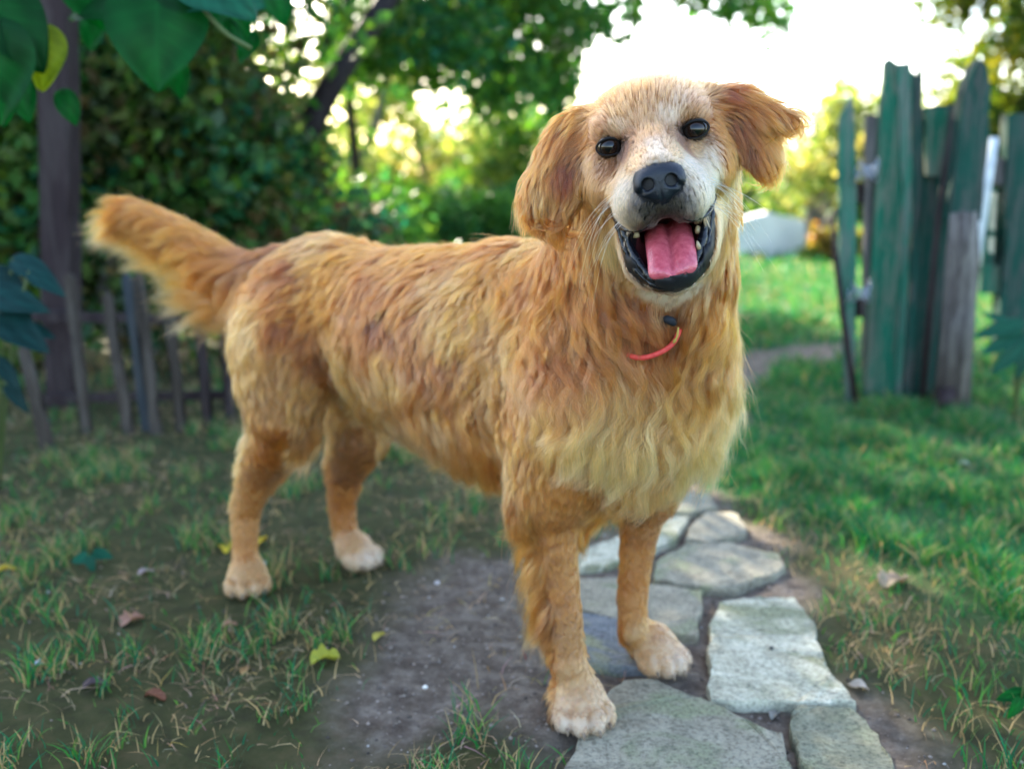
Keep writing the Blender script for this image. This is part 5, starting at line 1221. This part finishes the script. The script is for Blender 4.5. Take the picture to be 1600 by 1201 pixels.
rod('stem', spline([v0, PX(290, -120, 1.68), PX(300, -20, 1.62), PX(345, 45, 1.6), PX(392, 76, 1.6)], 18), .0035, vst, vn, v0)
rod('stem', spline([v0, PX(120, -80, 1.8), PX(40, 10, 1.75), PX(0, 60, 1.7)], 14), .004, vst, vn, v0)
for (px, py, Y, sz, an, ti, yw, wd, mt) in ((245, 0, 1.62, .135, 1.55, -.1, .2, 1.15, VG), (262, -42, 1.66, .15, .1, .2, -.2, 1.0, VB), (215, -30, 1.7, .14, 2.9, .1, .1, 1.0, VG), (300, -40, 1.6, .11, .5, .0, -.2, .9, VB), (330, -20, 1.75, .10, .9, .3, .1, .8, VG),
                                            (62, 55, 1.65, .085, 1.5, -.1, .3, .95, VY), (0, 60, 1.6, .13, 1.7, .1, .1, .85, VG), (18, 120, 1.62, .07, 1.2, .1, .3, .8, VG), (-30, -20, 1.6, .14, .9, .2, .2, .9, VG), (120, -70, 1.7, .12, 1.3, .3, -.2, .9, VG), (360, 40, 1.62, .05, 1.0, 0, 0, .5, VG), (395, 60, 1.8, .05, 2.2, .1, .2, .7, VG), (150, 20, 1.9, .07, 1.9, .2, .2, .8, VG), (100, 150, 1.75, .05, 1.2, .1, .1, .8, VG), (420, -30, 1.9, .08, 1.2, .2, .1, .8, VG), (275, 100, 1.8, .06, 1.5, .3, .2, .7, VG)):
    P, F = big_leaf(px, py, Y, sz, an, ti, yw, wd); leaf_obj(P, F, mt, vn, v0)
LB = lmat('broad_leaf_bluish', (0.006, 0.030, 0.028), .25)
def leafy(name, label, cat, base, leaves_, mt, stem_m=None, r_=.003):
    t = empty(name, base); tag(t, label, cat)
    for (px, py, Y, sz, an, ti, yw, wd) in leaves_:
        s0 = PX(px, py, Y); rod('stem', spline([base, (base + s0) / 2 + [0, 0, .06], s0], 8), r_, stem_m or vst, t, base)
        P, F = big_leaf(px, py, Y, sz, an, ti, yw, wd, heart=.05, wave=.02); leaf_obj(P, F, mt, t, base)
leafy('broad_leaved_shrub', 'broad leaved bluish green shrub at the left edge in front of the pickets', 'shrub', XY(-20, 2.0, 0), [(20, 405, 1.95, .10, .4, -.2, .2, .5), (45, 425, 1.9, .08, .5, -.1, .2, .45), (-10, 420, 1.95, .12, .9, -.1, .1, .5), (-5, 495, 1.9, .12, .5, -.2, .2, .55), (40, 510, 1.95, .06, .3, -.1, .1, .5), (-5, 560, 1.9, .08, .9, -.1, .2, .4), (10, 600, 1.9, .07, .9, 0, .2, .4), (-30, 455, 1.9, .13, .2, -.1, .1, .5)], LB)
leafy('weed', 'bluish green broad leaved weed at the right edge below the lattice gate', 'plant', XY(1590, 2.55, 0), [(1600, 505, 2.5, .13, 2.95, -.1, .1, .34), (1598, 520, 2.5, .12, 2.75, -.2, .1, .36), (1605, 530, 2.48, .12, 2.4, -.1, .1, .4), (1600, 545, 2.5, .08, 1.8, -.2, .1, .45), (1620, 500, 2.5, .13, -.3, -.1, .1, .4), (1585, 512, 2.55, .09, -2.6, -.1, .2, .35)], lmat('weed_leaf', (0.010, 0.060, 0.036), .3))
leafy('seedling', 'small broad leaved seedling in the bare ground at the lower right edge', 'plant', GP(1600, 1095), [(1600, 1080, 1.13, .035, 2.9, -.1, .1, .5), (1600, 1085, 1.12, .03, .3, -.1, .1, .5), (1596, 1090, 1.11, .03, 2.2, -.2, .1, .5)], VG, r_=.001)
leafy('seedling', 'small clover like seedling left of the near hind leg', 'plant', GP(140, 880), [(140, 868, 1.6, .035, 2.9, -.1, .1, .6), (145, 862, 1.6, .035, .2, -.1, .1, .6), (138, 868, 1.58, .03, 1.2, -.2, .1, .6)], VB, r_=.001)
# ------------------------------------------------------------------ collar
c0 = PX(1040, 505, 0.985); col = empty('dog_collar', c0); tag(col, 'thin red cord collar with a dark fastening showing through the throat fur', 'collar')
red = Mat('red_cord', 0.5, 0.4); red.col(red.ramp(red.noise(260, 3), [(0.35, (0.50, 0.035, 0.035)), (0.65, (0.66, 0.07, 0.06))])); red.bump(red.noise(400, 2, stretch=(1, 1, 1)), .4, .001)
def surf(px, py, off):
    r = ray(px, py); r = r / np.linalg.norm(r); h = BVH.ray_cast(Vector(CAM), Vector(r)); p = np.array(h[0]); return p + grad(p[None])[0] * off
cp = [surf(950, 528, -.012), surf(972, 550, -.002), surf(1000, 551, .010), surf(1025, 543, .012), surf(1046, 530, .010), surf(1060, 515, .002), surf(1072, 495, -.012)]
# it runs on round the neck under the fur
nc = (between(1.02, 0, 0.50) + HP(0, -4, -9)) / 2
loop = [nc + norm(p_ - nc) * 0.085 for p_ in ()]
V, F = tube(spline(cp, 40), 0.0028, 10); mesh_obj('cord', V, F, red.m, col, c0)
dkm = Mat('dark_buckle', 0.7, 0.2).col((0.018, 0.02, 0.028)).m
V, F = tube(spline([surf(1034, 500, -.003), surf(1042, 497, .002), surf(1050, 501, .002), surf(1055, 510, -.003)], 14), np.array([.001, .002, .003, .0038, .0042, .0044, .0044, .0044, .0044, .0042, .004, .003, .002, .001]), 12); mesh_obj('buckle', V, F, dkm, col, c0)
ym = Mat('yellow_tag', 0.5, 0.4).col((0.40, 0.28, 0.06)).m
V, F = tube(spline([surf(1055, 502, .011), surf(1052, 514, .014), surf(1047, 524, .014)], 10), [.001, .0009, .0012, .0012, .0012, .0012, .001, .002, .0016, .001], 8); mesh_obj('tag', V, F, ym, col, c0)
